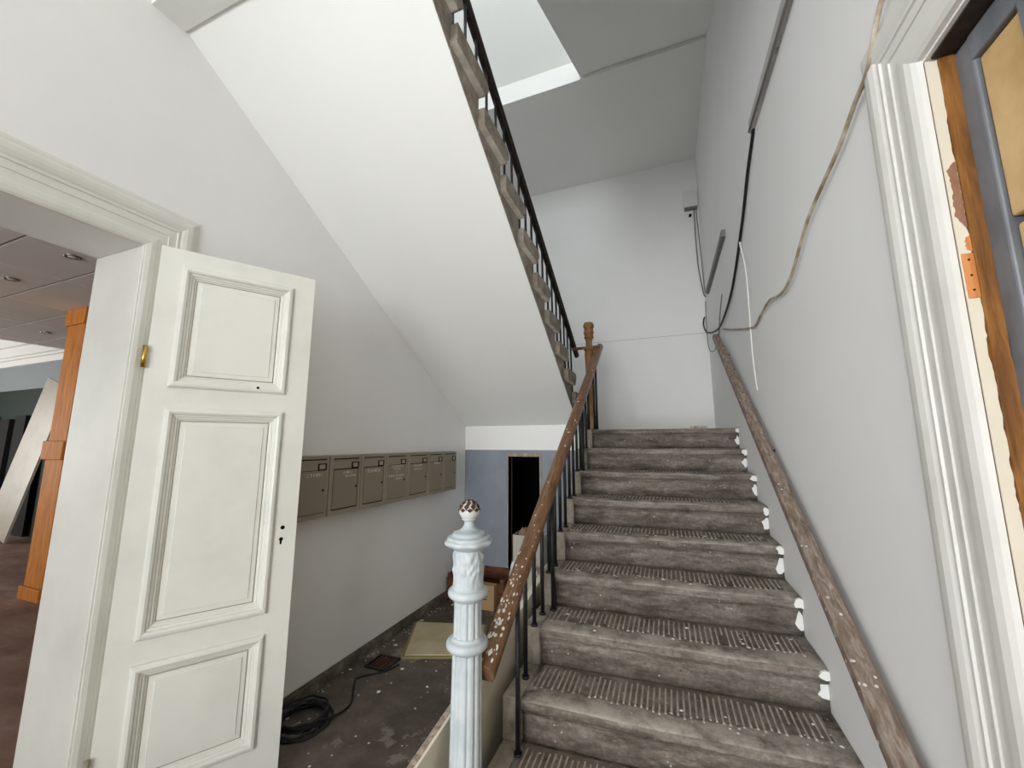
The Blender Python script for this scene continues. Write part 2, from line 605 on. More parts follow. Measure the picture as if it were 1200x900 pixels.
def make_step(y, z, x0, x1, sgn, go, ris, skew=0.0, nx=26, seed=0, wear=0.005, back=None, ps=1.0):
    prof = step_profile(go, ris, back if back else go + 0.045)
    rings = []
    for i in range(nx + 1):
        x = x0 + (x1 - x0) * i / nx
        ring = []
        for j, (a, b) in enumerate(prof):
            d = dz = 0.0
            if 2 <= j <= 11:
                a, b = a * ps, b * ps
            if 1 <= j <= 11:
                d = wear * mnoise.noise(Vector((x * 5.0, seed * 3.7, j * 0.25)))
                dz = wear * 0.8 * mnoise.noise(Vector((x * 4.0 + 9, seed * 5.1, j * 0.2)))
                if j <= 5:
                    u = (x - (x0 + x1) / 2) / (x1 - x0) * 2
                    dz -= wear * 0.9 * max(0.0, 1 - u * u)
            ring.append((x, y + sgn * (a + d) + skew * (x - XR), z + b + (dz if j > 0 else 0)))
        rings.append(ring if sgn > 0 else ring[::-1])
    mb = MB()
    mb.rings(rings, True, True, 0, True)
    return mb


SX0 = -0.64
low = thing('stair_flight', ((SX0 + XR) / 2, 1.6, FLOOR), 'worn grey-brown stone stair flight with ribbed treads rising to the landing', 'stairs')
for k in range(1, 10):
    z = LAND - RIS * (k - 1)
    y = Y1 - GO * (k - 1)
    mb = make_step(y, z, SX0, XR - 0.001, 1, GO, RIS, SKEW, 26, k, back=(0.16 if k == 1 else None))
    st = mb.build('step', M['stone'], low)
    if k > 1:                                    # ribbed anti-slip field: raised stone ribs running front to back
        rb = MB()
        x = SX0 + 0.035
        xs_ = [SX0 + 0.02 + (XR - 0.07 - SX0) * q / 14 for q in range(15)]
        f0 = [(q, y + SKEW * (q - XR) + 0.112 + 0.016 * mnoise.noise(Vector((q * 6, k, 0))) - 0.01 * math.sin(q * 7 + k)) for q in xs_]
        bl_ = [(q, a, z + 0.0004) for q, a in f0] + [(q, y + SKEW * (q - XR) + GO + 0.02, z + 0.0004) for q in xs_]
        rb.add(bl_, [(q, q + 1, 16 + q, 15 + q) for q in range(14)], 1)
        i = 0
        while x < XR - 0.06:
            yy = y + SKEW * (x - XR)
            y0 = yy + 0.105 + random.uniform(-0.012, 0.012) - 0.01 * math.sin(x * 7 + k)
            y1 = yy + GO + 0.012 + random.uniform(-0.03, 0.0)
            if random.random() < 0.12:
                y0 += random.uniform(0.02, 0.09)
            h = 0.0038 * random.uniform(0.6, 1.2)
            w = 0.0056
            zz = z - 0.0015
            rb.add([(x - w, y0, zz), (x + w, y0, zz), (x + w, y1, zz), (x - w, y1, zz), (x - w * .4, y0 + .004, zz + h + .0015), (x + w * .4, y0 + .004, zz + h + .0015), (x + w * .4, y1 - .004, zz + h + .0015), (x - w * .4, y1 - .004, zz + h + .0015)],
                   [(4, 5, 6, 7), (0, 1, 5, 4), (1, 2, 6, 5), (2, 3, 7, 6), (3, 0, 4, 7)])
            x += 0.0235
            i += 1
        r = rb.build('tread_ribs', [M['ribs'], M['ribbed_bed']], st)
        r['kind'] = 'stuff'
    # slop of white wall paint on the step's end against the wall
    if k < 9:
        for j in range(2):
            pt = MB()
            zc = z - (0.022 if j == 0 else 0.105) + random.uniform(-.008, .008)
            yc = y - 0.004 if j == 0 else y + 0.031
            hw, hh = random.uniform(0.02, 0.035), random.uniform(0.018, 0.028) if j == 0 else random.uniform(0.03, 0.05)
            ring = []
            m_ = 11
            for q in range(m_):
                a = 2 * math.pi * q / m_
                rr = random.uniform(0.6, 1.1)
                ring.append((XR - 0.012 + min(0.010, hw * rr * math.cos(a)), yc - 0.003, zc + hh * rr * math.sin(a)))
            o = len(pt.v)
            pt.v += [Vector(p) for p in ring] + [Vector((p[0], p[1] + 0.012, p[2])) for p in ring]
            pt.face([o + q for q in range(m_)][::-1] if False else [o + q for q in range(m_)])
            for q in range(m_):
                pt.face((o + q, o + m_ + q, o + m_ + (q + 1) % m_, o + (q + 1) % m_))
            pt.build('paint_slop', M['white_patch'], st)
# string blocks along the left end of the steps and solid masonry beneath
for k in range(1, 10):
    z = LAND - RIS * (k - 1) - 0.002
    y = Y1 - GO * (k - 1) - 0.07
    mb = MB()
    mb.box(-0.725, SX0 - 0.001, y + 0.012, y + (GO + 0.03 if k > 1 else 0.14), z - RIS, z)
    mb.build('string_block', M['stone_light'], low, bevel=0.006)
mb = MB()
ys, ye = Y1 - GO * 8, Y1 + 0.06
pts = []
for x in (-0.70, XR - 0.002):
    sk = SKEW * (x - XR)
    pts += [(x, ys + 0.04 + sk, FLOOR), (x, AY - 0.002, FLOOR), (x, AY - 0.002, LAND - 0.19), (x, ys + 0.30 + sk, FLOOR + 0.03)]
mb.add(pts, [(0, 1, 2, 3), (7, 6, 5, 4), (0, 4, 5, 1), (1, 5, 6, 2), (2, 6, 7, 3), (3, 7, 4, 0)])
mb.build('masonry', M['wall'], low)

# upper flight: soffit and stone steps, rising toward the camera
UX1 = -0.79
UG, UR = 0.284, 0.169
UY = 4.18


def zsof(y):
    return 0.183 + SL * (3.80 - y)


upf = thing('stair_flight', (-1.4, 3.8, LAND), 'stair flight climbing overhead, white sloping underside and stone step ends', 'stairs')
mb = MB()
y0s, y1s = 3.86, 0.42
mb.add([(XL + .002, y0s, zsof(y0s)), (UX1 - 0.004, y0s, zsof(y0s)), (UX1 - 0.004, y1s, zsof(y1s)), (XL, y1s, zsof(y1s)),
        (XL, y0s, zsof(y0s) + .03), (UX1 - 0.004, y0s, zsof(y0s) + .03), (UX1 - 0.004, y1s, zsof(y1s) + .03), (XL, y1s, zsof(y1s) + .03)],
       [(0, 3, 2, 1), (4, 5, 6, 7), (0, 1, 5, 4), (1, 2, 6, 5), (2, 3, 7, 6), (3, 0, 4, 7)])
mb.build('soffit', M['soffit'], upf)
for k in range(1, 15):
    z = LAND + UR * k
    y = UY - UG * (k - 1)
    mb = make_step(y, z, XL + .002, UX1 + 0.035, -1, UG, 0.098, 0, 10, 40 + k, 0.006, None, 1.40)
    yb = y - UG - 0.035
    # body below the tread, down to the soffit line
    yr = y - 0.046
    zb0, zb1 = max(zsof(yr), LAND) + 0.001, max(zsof(yb), LAND) + 0.001
    z0c = z - UR if z - UR > zb0 else zb0
    P = [(yr, z - 0.09), (yr, zb0), (yb, zb1), (yb, max(zb1 + 0.002, z - 0.09))]
    o = len(mb.v)
    for x in (XL + .002, UX1):
        mb.v += [Vector((x, a, b)) for a, b in P]
    for f in ((0, 1, 2, 3), (7, 6, 5, 4), (0, 4, 5, 1), (1, 5, 6, 2), (2, 6, 7, 3), (3, 7, 4, 0)):
        mb.face([o + i for i in f])
    mb.build('step', M['stone_light'], upf)

# flights of the storey above: soffits seen from below
f3 = thing('stair_flight', (-0.05, 2.2, 2.5), 'sloping grey underside of the flight above the right side of the stairwell', 'stairs')
mb = MB()


def zs3(y):
    return 2.95 + 0.6 * (y - 2.149)


mb.add([(-0.66, 0.5, zs3(0.5)), (XR, 0.5, zs3(0.5)), (XR, 3.76, zs3(3.76)), (-0.66, 3.76, zs3(3.76)),
        (-0.66, 0.5, zs3(0.5) + .2), (XR, 0.5, zs3(0.5) + .2), (XR, 3.76, zs3(3.76) + .14), (-0.66, 3.76, zs3(3.76) + .14)],
       [(0, 3, 2, 1), (4, 5, 6, 7), (0, 1, 5, 4), (1, 2, 6, 5), (2, 3, 7, 6), (3, 0, 4, 7)])
mb.build('soffit', M['soffit'], f3)
f4 = thing('stair_flight', (-1.4, 2.5, 4.1), 'pale sloping underside of the topmost flight, seen through the stairwell', 'stairs')
mb = MB()


def zs4(y):
    return zsof(y) + HI - 0.04


mb.add([(XL, 3.8, zs4(3.8)), (-0.75, 3.8, zs4(3.8)), (-0.75, 0.5, zs4(0.5)), (XL, 0.5, zs4(0.5)),
        (XL, 3.8, zs4(3.8) + .25), (-0.75, 3.8, zs4(3.8) + .25), (-0.75, 0.5, zs4(0.5) + .25), (XL, 0.5, zs4(0.5) + .25)],
       [(0, 3, 2, 1), (4, 5, 6, 7), (0, 1, 5, 4), (1, 2, 6, 5), (2, 3, 7, 6), (3, 0, 4, 7)])
mb.build('soffit', M['soffit'], f4)

# ------------------------------------------------------------------ railings
RAIL = [(-0.030, 0.000), (-0.034, 0.012), (-0.033, 0.030), (-0.024, 0.046), (-0.008, 0.054), (0.008, 0.054), (0.024, 0.046),
        (0.033, 0.030), (0.034, 0.012), (0.030, 0.000), (0.020, -0.004), (0.020, -0.018), (-0.020, -0.018), (-0.020, -0.004)]


def sweep_rail(name, p0, p1, mat, parent, s=1.0, nseg=1):
    p0, p1 = Vector(p0), Vector(p1)
    t = (p1 - p0).normalized()
    side = t.cross(Vector((0, 0, 1))).normalized()
    up = side.cross(t).normalized()
    mb = MB()
    mb.sweep([(a * s, b * s) for a, b in RAIL], p0, p1, side, up, 0, False)
    o = mb.build(name, mat, parent, bevel=0.004)
    return o


rl = thing('stair_railing', (-0.65, 2.6, FLOOR), 'black iron baluster railing with paint-spattered brown handrail beside lower steps', 'railing')
RP0, RP1 = Vector((-0.640, 1.400, -0.815)), Vector((-0.645, 4.39, 1.055))
hr = sweep_rail('handrail', RP0, RP1, M['rail_wood'], rl, 1.12)


def railz(y):
    t = (y - RP0.y) / (RP1.y - RP0.y)
    return RP0.z + (RP1.z - RP0.z) * t


# spatters of white paint on the low end of the handrail
sp = MB()
tdir = (RP1 - RP0).normalized()
sdir = tdir.cross(Vector((0, 0, 1))).normalized()
udir = sdir.cross(tdir)
for i in range(70):
    s = abs(random.gauss(0, 0.32)) + 0.02
    q = RP0 + tdir * s
    a = random.uniform(-0.024, 0.03)
    h = 0.0602 - max(0, abs(a) - 0.008) ** 2 * 28
    r0 = random.uniform(0.002, 0.0062) * (1.3 if s < 0.3 else 0.8)
    ring = []
    c0 = q + sdir * a + udir * (h + 0.0003)
    el = random.uniform(1, 2.2)
    for j in range(7):
        an = 2 * math.pi * j / 7
        ring.append(c0 + tdir * (r0 * el * math.cos(an)) + sdir * (r0 * math.sin(an)))
    o = len(sp.v)
    sp.v += ring + [c0 + udir * 0.0014]
    for j in range(7):
        sp.face((o + j, o + (j + 1) % 7, o + 7))
w = sp.build('paint_spatter', M['chip'], hr)
w['kind'] = 'stuff'


def baluster(x, y, z0, z1, parent, r=0.0108, name='baluster', n=8, xt=None):
    mb = MB()
    xt = x if xt is None else xt
    mb.tube([(x, y, z0), (xt, y, z1)], r, n)
    mb.tube([(x, y, z0), (x, y, z0 + 0.012)], r * 1.7, n)
    return mb.build(name, M['iron'], parent)


for k in range(1, 9):
    z = LAND - RIS * (k - 1) - 0.003
    y = Y1 - GO * (k - 1) - 0.068
    for dy in (0.024, 0.165):
        if k == 1 and dy > 0.1:
            continue
        if k == 8 and dy < 0.1:
            continue
        baluster(-0.672, y + dy, z, railz(y + dy) - 0.012, rl)
for (y, k) in ((1.70, 9), (2.26, 7), (3.20, 4)):
    baluster(-0.632, y, LAND - RIS * (k - 1) - 0.002, railz(y) - 0.012, rl)
baluster(-0.655, 4.10, LAND, railz(4.10) - 0.012, rl)
baluster(-0.655, 3.95, LAND, railz(3.95) - 0.012, rl)

ru = thing('stair_railing', (-0.92, 2.6, LAND), 'black iron baluster railing along the edge of the overhead flight', 'railing')
UP0, UP1 = Vector((-0.915, 4.42, 0.985)), Vector((-0.965, 0.55, 3.165))
sweep_rail('handrail', UP0, UP1, M['dark_wood'], ru, 0.8)
for k in range(1, 14):
    for dy in (0.06, 0.20):
        y = UY - UG * (k - 1) - dy
        z = LAND + UR * k
        t = (y - UP0.y) / (UP1.y - UP0.y)
        pz = UP0.z + (UP1.z - UP0.z) * t
        px = UP0.x + (UP1.x - UP0.x) * t
        baluster(px + 0.015, y, z - 0.002, pz - 0.008, ru, 0.0095, xt=px)

# wooden newel on the landing, with the cross rail
wn = thing('newel_post', (-0.74, 4.25, LAND), 'turned brown wooden newel post on the half landing', 'post')
mb = MB()
NP = [(0.052, 0.14), (0.052, 0.20), (0.045, 0.22), (0.040, 0.30), (0.041, 0.60), (0.045, 0.80), (0.050, 0.985), (0.043, 1.0), (0.058, 1.012), (0.060, 1.03), (0.046, 1.045),
      (0.036, 1.06), (0.034, 1.10), (0.040, 1.135), (0.050, 1.145), (0.054, 1.155), (0.048, 1.165), (0.050, 1.19), (0.056, 1.20), (0.056, 1.215), (0.050, 1.222),
      (0.050, 1.262), (0.058, 1.27), (0.059, 1.295), (0.052, 1.305), (0.050, 1.318), (0.02, 1.324)]
mb.lathe(NP, (-0.74, 4.25, 0), 24)
mb.build('turned_shaft', M['newel_wood'], wn)
MB().box(-0.795, -0.685, 4.195, 4.305, LAND, 0.30).build('plinth', M['newel_wood'], wn, bevel=0.004)
MB().tube([(-0.93, 4.25, 1.04), (-0.62, 4.25, 1.045)], 0.016, 10).build('cross_rail', M['rail_wood'], wn)

# wall handrail on the right wall
wr = thing('wall_handrail', (0.50, 2.8, -0.5), 'dusty brown wooden handrail sloping up the right wall', 'handrail')
PR = [(-0.030, -0.026), (-0.030, 0.014), (-0.022, 0.024), (0.022, 0.024), (0.030, 0.014), (0.030, -0.026), (0.018, -0.034), (-0.018, -0.034)]
p0, p1 = Vector((0.500, 1.02, -1.005)), Vector((0.500, 4.235, 1.042))
t = (p1 - p0).normalized(); side = t.cross(Vector((0, 0, 1))).normalized(); up = side.cross(t)
MB().sweep(PR, p0, p1, side, up).build('rail', M['wall_rail'], wr, bevel=0.004)
for s in (0.12, 0.5, 0.9):
    q = p0.lerp(p1, s)
    MB().tube([q + Vector((0, 0, -0.02)), q + Vector((0.02, 0, -0.05)), q + Vector((0.062, 0, -0.055))], 0.007, 8).build('bracket', M['iron'], wr)

# ------------------------------------------------------------------ white cast-iron newel
NX, NY = -0.690, 1.35
nw = thing('newel_post', (NX, NY, FLOOR), 'white painted fluted cast-iron newel post with pierced ball finial at stair foot', 'post')


def flute(n, d):
    def f(a, i):
        c = abs(math.sin(a * n / 2))
        return 1.0 - d * (1 - c) ** 2.2
    return f


def P(z):  # profile heights are given in camera space
    return z


mb = MB().lathe([(0.085, FLOOR), (0.085, FLOOR + 0.05), (0.074, FLOOR + 0.07), (0.066, FLOOR + 0.10), (0.060, FLOOR + 0.13)], (NX, NY, 0), 32)
mb.build('base', M['newel'], nw)
prof = [(0.058, FLOOR + 0.12)] + [(0.058 - 0.006 * t / 14, FLOOR + 0.14 + (-0.71 - FLOOR - 0.14) * t / 14) for t in range(15)]
MB().lathe(prof, (NX, NY, 0), 96, mod=flute(12, 0.13)).build('lower_shaft', M['newel'], nw)


def ringp(r0, r1, z0, z1):
    zc, h = (z0 + z1) / 2, (z1 - z0) / 2
    pr = [(r0, z0 - 0.010), (r0 + 0.006, z0 - 0.004), (r0 + 0.007, z0)]
    for q in range(7):
        a = -math.pi / 2 + math.pi * q / 6
        pr.append((r1 - 0.012 + 0.012 * math.cos(a), zc + h * math.sin(a)))
    pr += [(r0 + 0.006, z1 + 0.002), (r0 + 0.004, z1 + 0.008), (r0, z1 + 0.012)]
    return pr


MB().lathe(ringp(0.050, 0.074, -0.703, -0.672), (NX, NY, 0), 40).build('collar', M['newel'], nw)
MB().lathe([(0.0505, -0.68), (0.050, -0.66), (0.049, -0.60), (0.0485, -0.55), (0.049, -0.535)], (NX, NY, 0), 96, mod=flute(12, 0.14)).build('upper_shaft', M['newel'], nw)
MB().lathe(ringp(0.050, 0.071, -0.535, -0.505), (NX, NY, 0), 40).build('collar', M['newel'], nw)


def leaf(a, i):
    zz = i / 15.0
    v = math.sin(a * 5 + 2.2 * math.sin(zz * 7)) * math.sin(zz * math.pi * 3 + math.cos(a * 5) * 1.3)
    w = abs(math.sin(a * 2.5)) ** 0.5
    return 1.0 + 0.055 * v * (0.4 + 0.6 * w)


NR = 44
def leaf2(a, i):
    zz = i / NR
    v = math.sin(a * 6 + 2.4 * math.sin(zz * 6.3)) * math.sin(zz * math.pi * 4 + math.cos(a * 6) * 1.6)
    w = 0.6 * math.cos(a * 12 + 3 * zz) * math.sin(zz * 14 + math.sin(a * 6) * 2)
    e = min(1.0, zz * 8, (1 - zz) * 8)
    return 1.0 + (0.060 * max(-0.3, v) + 0.030 * w) * e


MB().lathe([(0.0525 + 0.002 * math.sin(i / NR * math.pi), -0.505 + 0.142 * i / NR) for i in range(NR + 1)], (NX, NY, 0), 120, mod=leaf2).build('relief_drum', M['newel'], nw)
MB().lathe([(0.054, -0.374), (0.060, -0.370), (0.064, -0.366), (0.072, -0.363), (0.074, -0.359), (0.082, -0.357), (0.0855, -0.352), (0.0855, -0.345), (0.082, -0.341), (0.076, -0.340),
            (0.078, -0.336), (0.077, -0.331), (0.070, -0.329), (0.058, -0.325), (0.060, -0.321), (0.058, -0.316), (0.046, -0.313), (0.034, -0.309), (0.024, -0.300), (0.018, -0.288), (0.017, -0.279),
            (0.022, -0.275), (0.027, -0.271), (0.026, -0.267)], (NX, NY, 0), 64, mod=lambda a, i: 1 + (0.035 * math.cos(a * 8) if 3 <= i <= 9 else 0)).build('capital', M['newel'], nw)
fin = MB().lathe([(0.024, -0.271)] + [(0.0375 * math.sin(math.pi * (0.22 + 0.76 * q / 14)), -0.240 - 0.036 * math.cos(math.pi * (0.22 + 0.76 * q / 14))) for q in range(15)], (NX, NY, 0), 32).build('ball_finial', M['finial'], nw)
mb = MB()                                         # bare-iron lozenges in the pierced top of the ball
for row, (th, cnt, sz) in enumerate(((0.34, 5, 0.27), (0.74, 8, 0.33), (1.13, 9, 0.33), (1.46, 9, 0.20))):
    for j in range(cnt):
        ph = 2 * math.pi * (j + 0.5 * (row % 2)) / cnt
        rr = 0.0402
        pts = []
        for dt, dp in ((-sz, 0), (0, 1), (sz, 0), (0, -1)):
            tt = th + dt * 1.0
            pp = ph + dp * 0.84 * math.pi / cnt
            pts.append((NX + rr * math.sin(tt) * math.cos(pp), NY + rr * math.sin(tt) * math.sin(pp), -0.240 + 0.0390 * math.cos(tt)))
        o = len(mb.v)
        mb.v += [Vector(q) for q in pts]
        mb.face((o, o + 3, o + 2, o + 1))
bl = mb.build('bare_lozenges', M['rust'], fin)
bl['kind'] = 'stuff'
kn = MB().tube([(NX + 0.04, NY + 0.055, -0.757), (NX + 0.06, NY + 0.09, -0.757)], 0.016, 12).build('rail_boss', M['rag2'], nw)

# ------------------------------------------------------------------ door casings
PROFILE = [(0.0, 0.0), (0.0, 0.016), (0.012, 0.022), (0.020, 0.022), (0.022, 0.034), (0.034, 0.042), (0.052, 0.044), (0.066, 0.036), (0.074, 0.026), (0.078, 0.026), (0.080, 0.032),
           (0.086, 0.032), (0.088, 0.022), (0.112, 0.022), (0.113, 0.030), (0.118, 0.030), (0.119, 0.022), (0.146, 0.022), (0.147, 0.032), (0.153, 0.033), (0.158, 0.038), (0.176, 0.040),
           (0.190, 0.032), (0.198, 0.020), (0.200, 0.0)]


def casing(name, X, sgn, ya, yb, z_in, mat, width=0.2, zb=FLOOR, dep=1.0):
    """moulded casing round an opening ya..yb on the wall plane X; sgn = direction it projects"""
    mb = MB()
    s = width / 0.2
    path = []
    for (u, d) in PROFILE:
        w = (0.2 - u) * s             # distance outward from the opening edge
        path.append((w, d * dep))
    # stations: right foot, right top, left top, left foot
    sta = []
    for kind in range(4):
        ring = []
        for (w, d) in path:
            if kind == 0:
                p = (yb + w, zb)
            elif kind == 1:
                p = (yb + w, z_in + w)
            elif kind == 2:
                p = (ya - w, z_in + w)
            else:
                p = (ya - w, zb)
            ring.append((X + sgn * d, p[0], p[1]))
        sta.append(ring)
    if sgn > 0:
        sta = sta[::-1]
    mb.rings(sta, True, True, 0, False)
    return struct(mb.build(name, mat))


casing('trim_1', XL, 1, DOY0, DOY1 - 0.022, DOZ, M['door'], dep=0.45)
casing('trim_2', XR, -1, RY0, RY1 - 0.005, RZ + 0.005, M['casing'], width=0.215, dep=0.5)
# filled cracks above the left casing
# ------------------------------------------------------------------ right doorway: chipped jamb, raw wood stop, zinc studs and fibre boards
jb = thing('doorway_blocking', (0.62, 0.6, FLOOR), 'blocked doorway beside the camera: zinc studs and tan boards behind chipped jamb', 'partition')
JY = RY1


def ragged(xa, xb, y, z0, z1, thick, amp, step=0.012):
    """upright strip whose inner (xb) edge is torn"""
    mb = MB()
    n_ = int((z1 - z0) / step)
    rings = []
    for i in range(n_ + 1):
        z = z0 + (z1 - z0) * i / n_
        x = xb + amp * (mnoise.noise(Vector((z * 9, 3.1, 0))) + 0.7 * mnoise.noise(Vector((z * 31, 1.7, 0))) + 0.4 * mnoise.noise(Vector((z * 90, 5, 0))))
        rings.append([(xa, y, z), (x, y, z), (x, y - thick, z), (xa, y - thick, z)])
    mb.rings([r[::-1] for r in rings], True, True)
    return mb


MB().box(XR + 0.001, XR + 0.10, JY - 0.006, JY - 0.0005, FLOOR, RZ - 0.002).build('jamb_board', M['raw_wood'], jb)
ragged(XR + 0.001, XR + 0.020, JY - 0.006, FLOOR, RZ - 0.002, 0.003, 0.0045, 0.008).build('chipped_paint', M['jamb'], jb)


def patch(x0, x1, z0, z1, y, mat, seed, name):
    """ragged bare patch on the jamb"""
    pm = MB()
    n_ = 26
    L_, R_ = [], []
    for q in range(n_ + 1):
        t = q / n_
        z = z0 + (z1 - z0) * t
        wv = 0.55 * mnoise.noise(Vector((t * 5, seed, 0))) + 0.45 * mnoise.noise(Vector((t * 17, seed, 3))) + 0.3 * mnoise.noise(Vector((t * 41, seed, 8)))
        e = 0.55 * max(0, 1 - min(t, 1 - t) * 9)
        xl = x0 + (x1 - x0) * min(0.9, max(0.0, 0.22 + 0.55 * wv + e))
        xr = x1 - (x1 - x0) * 0.10 * max(0, mnoise.noise(Vector((t * 23, seed, 5))))
        L_.append((max(XR + 0.002, xl), y, z)); R_.append((max(xr, xl + 0.0006), y, z))
    o = len(pm.v)
    pm.v += [Vector(p) for p in L_] + [Vector(p) for p in R_]
    m_ = n_ + 1
    for q in range(n_):
        pm.face((o + q, o + m_ + q, o + m_ + q + 1, o + q + 1))
    pm.v += [Vector((p[0], p[1] + 0.0012, p[2])) for p in L_]
    for q in range(n_):
        pm.face((o + q, o + q + 1, o + 2 * m_ + q + 1, o + 2 * m_ + q))
    return pm.build(name, mat, jb)


M['bare'] = wood('bare_brown', '7c5640', '8f6a52', 'a17a60', 0.8, (4, 4, 1))
patch(XR + 0.003, XR + 0.0200, 0.425, 0.570, JY - 0.0100, M['bare'], 1.3, 'bare_patch')
patch(XR + 0.010, XR + 0.0210, 0.376, 0.408, JY - 0.0100, M['hinge_wood'], 7.7, 'bare_patch')
patch(XR + 0.012, XR + 0.0205, -0.52, -0.34, JY - 0.0100, M['bare'], 12.7, 'bare_patch')
hg = MB().box(XR + 0.003, XR + 0.021, JY - 0.0115, JY - 0.005, 0.280, 0.372).build('hinge_recess', M['hinge_wood'], jb, bevel=0.0015)
for zz in (0.296, 0.326, 0.358):
    MB().tube([(XR + 0.012, JY - 0.0120, zz), (XR + 0.012, JY - 0.009, zz)], 0.0022, 8).build('screw_hole', M['black'], hg)
ragged(XR + 0.0205, XR + 0.046, JY - 0.0055, FLOOR, RZ - 0.002, 0.008, 0.0015, 0.010).build('wood_stop', M['raw_wood'], jb)
MB().box(XR + 0.008, XR + 0.051, RY0, JY - 0.016, RZ - 0.006, RZ - 0.001).build('head_board', M['dark_wood'], jb)
PX = XR + 0.046
MB().box(PX, PX + 0.05, JY - 0.056, JY - 0.0065, FLOOR, RZ - 0.007).build('stud', M['zinc'], jb, bevel=0.004)
MB().box(PX - 0.002, PX + 0.04, RY0, JY - 0.050, RZ - 0.062, RZ - 0.007).build('stud', M['zinc'], jb, bevel=0.004)
MB().box(PX - 0.004, PX + 0.006, JY - 0.235, JY - 0.165, FLOOR, RZ - 0.055).build('stud', M['zinc'], jb, bevel=0.002)
MB().box(PX + 0.007, PX + 0.050, RY0, JY - 0.057, 0.412, RZ - 0.064).build('fibre_board', M['fibre'], jb, bevel=0.006)
MB().box(PX + 0.012, PX + 0.055, RY0, JY - 0.057, -0.40, 0.398).build('fibre_board', M['fibre'], jb, bevel=0.006)
MB().box(PX + 0.007, PX + 0.050, RY0, JY - 0.057, FLOOR, -0.408).build('fibre_board', M['fibre'], jb, bevel=0.006)
MB().box(PX + 0.056, PX + 0.10, RY0 + 0.001, RY1 - 0.008, FLOOR, RZ - 0.064).build('backing', M['soot'], jb)

# ------------------------------------------------------------------ left door leaf
A = Vector((-1.965, 0.9405, 0)); B = Vector((-1.652, 1.4525, 0))
U = (B - A).normalized()
N = Vector((U.y, -U.x, 0))            # faces the camera
LW = (B - A).length
ZB, ZT = FLOOR + 0.008, 0.840
leafo = thing('door_leaf', (A.x, A.y, FLOOR), 'white three-panel door leaf standing open against the left wall', 'door')


def lp(u, d, z):
    return A + U * u + N * d + Vector((0, 0, z))


PAN = [(0.080, 0.503, 0.238, 0.765), (0.080, 0.503, -0.738, 0.146), (0.080, 0.503, -1.270, -0.831)]
TH = 0.042
mb = MB()


def lbox(mb, u0, u1, d0, d1, z0, z1, mi=0):
    c = lp((u0 + u1) / 2, (d0 + d1) / 2, (z0 + z1) / 2)
    mb.obox(c, U * (u1 - u0) / 2, N * (d1 - d0) / 2, Vector((0, 0, (z1 - z0) / 2)), mi)


lbox(mb, 0, PAN[0][0] + 0.02, -TH, 0, ZB, ZT)
lbox(mb, PAN[0][1] - 0.02, LW, -TH, 0, ZB, ZT)
zs_ = [ZT] + [q for p in PAN for q in (p[3] - 0.02, p[2] + 0.02)] + [ZB]
for i in range(0, 8, 2):
    lbox(mb, PAN[0][0] + 0.02, PAN[0][1] - 0.02, -TH, 0, zs_[i + 1], zs_[i])
fr = mb.build('frame', M['door'], leafo)


def frame_mould(u0, u1, z0, z1):
    """bolection moulding and raised field of one panel"""
    prof = [(-0.004, 0.0), (-0.003, 0.008), (0.004, 0.014), (0.014, 0.016), (0.022, 0.012), (0.026, 0.004), (0.032, 0.002), (0.036, -0.004), (0.040, -0.004), (0.046, -0.012), (0.050, -0.014)]
    mb = MB()
    rings = []
    for (o_, d) in prof:
        rings.append([lp(u0 + o_, d, z0 + o_), lp(u1 - o_, d, z0 + o_), lp(u1 - o_, d, z1 - o_), lp(u0 + o_, d, z1 - o_)])
    mb.rings(rings, True, False)
    return mb


for (u0, u1, z0, z1) in PAN:
    pm = frame_mould(u0, u1, z0, z1).build('panel_moulding', M['door'], leafo)
    g = MB()
    e = 0.049
    lbox(g, u0 + e - 0.002, u1 - e + 0.002, -0.030, -0.0135, z0 + e - 0.002, z1 - e + 0.002)
    g.build('panel_groove', M['groove'], leafo)
    f = MB()
    e = 0.0525
    r2 = []
    for o_, d in ((e, -0.0135), (e + 0.002, -0.010), (e + 0.018, -0.009), (e + 0.020, -0.0055)):
        r2.append([lp(u0 + o_, d, z0 + o_), lp(u1 - o_, d, z0 + o_), lp(u1 - o_, d, z1 - o_), lp(u0 + o_, d, z1 - o_)])
    f.rings(r2, True, False)
    o = len(f.v)
    f.v += r2[-1]
    f.face((o, o + 1, o + 2, o + 3))
    f.build('panel', M['door'], leafo)
# hinge, keyholes, latch
mb = MB().tube([lp(-0.006, 0.010, 0.307), lp(-0.006, 0.010, 0.398)], 0.0085, 10)
mb.build('hinge', M['brass'], leafo)
mb = MB().tube([lp(-0.006, 0.010, -1.20), lp(-0.006, 0.010, -1.10)], 0.0085, 10)
mb.build('hinge', M['groove'], leafo)
mb = MB().tube([lp(0.543, -0.01, -0.382), lp(0.543, 0.0008, -0.382)], 0.009, 16)
mb.build('spindle_hole', M['void'], leafo)
mb = MB().tube([lp(0.540, -0.01, -0.433), lp(0.540, 0.0008, -0.433)], 0.0085, 16)
lbox(mb, 0.536, 0.544, -0.01, 0.0008, -0.455, -0.435)
mb.build('keyhole', M['void'], leafo)
mb = MB().tube([lp(0.393, 0.0, 0.256), lp(0.393, 0.0165, 0.256)], 0.006, 10)
mb.build('nail_hole', M['void'], leafo)
mb = MB()
lbox(mb, LW, LW + 0.0015, -0.032, -0.012, -0.52, -0.30)
mb.build('lock_plate', M['steel'], leafo)

# ------------------------------------------------------------------ mailboxes
MBX = -1.90


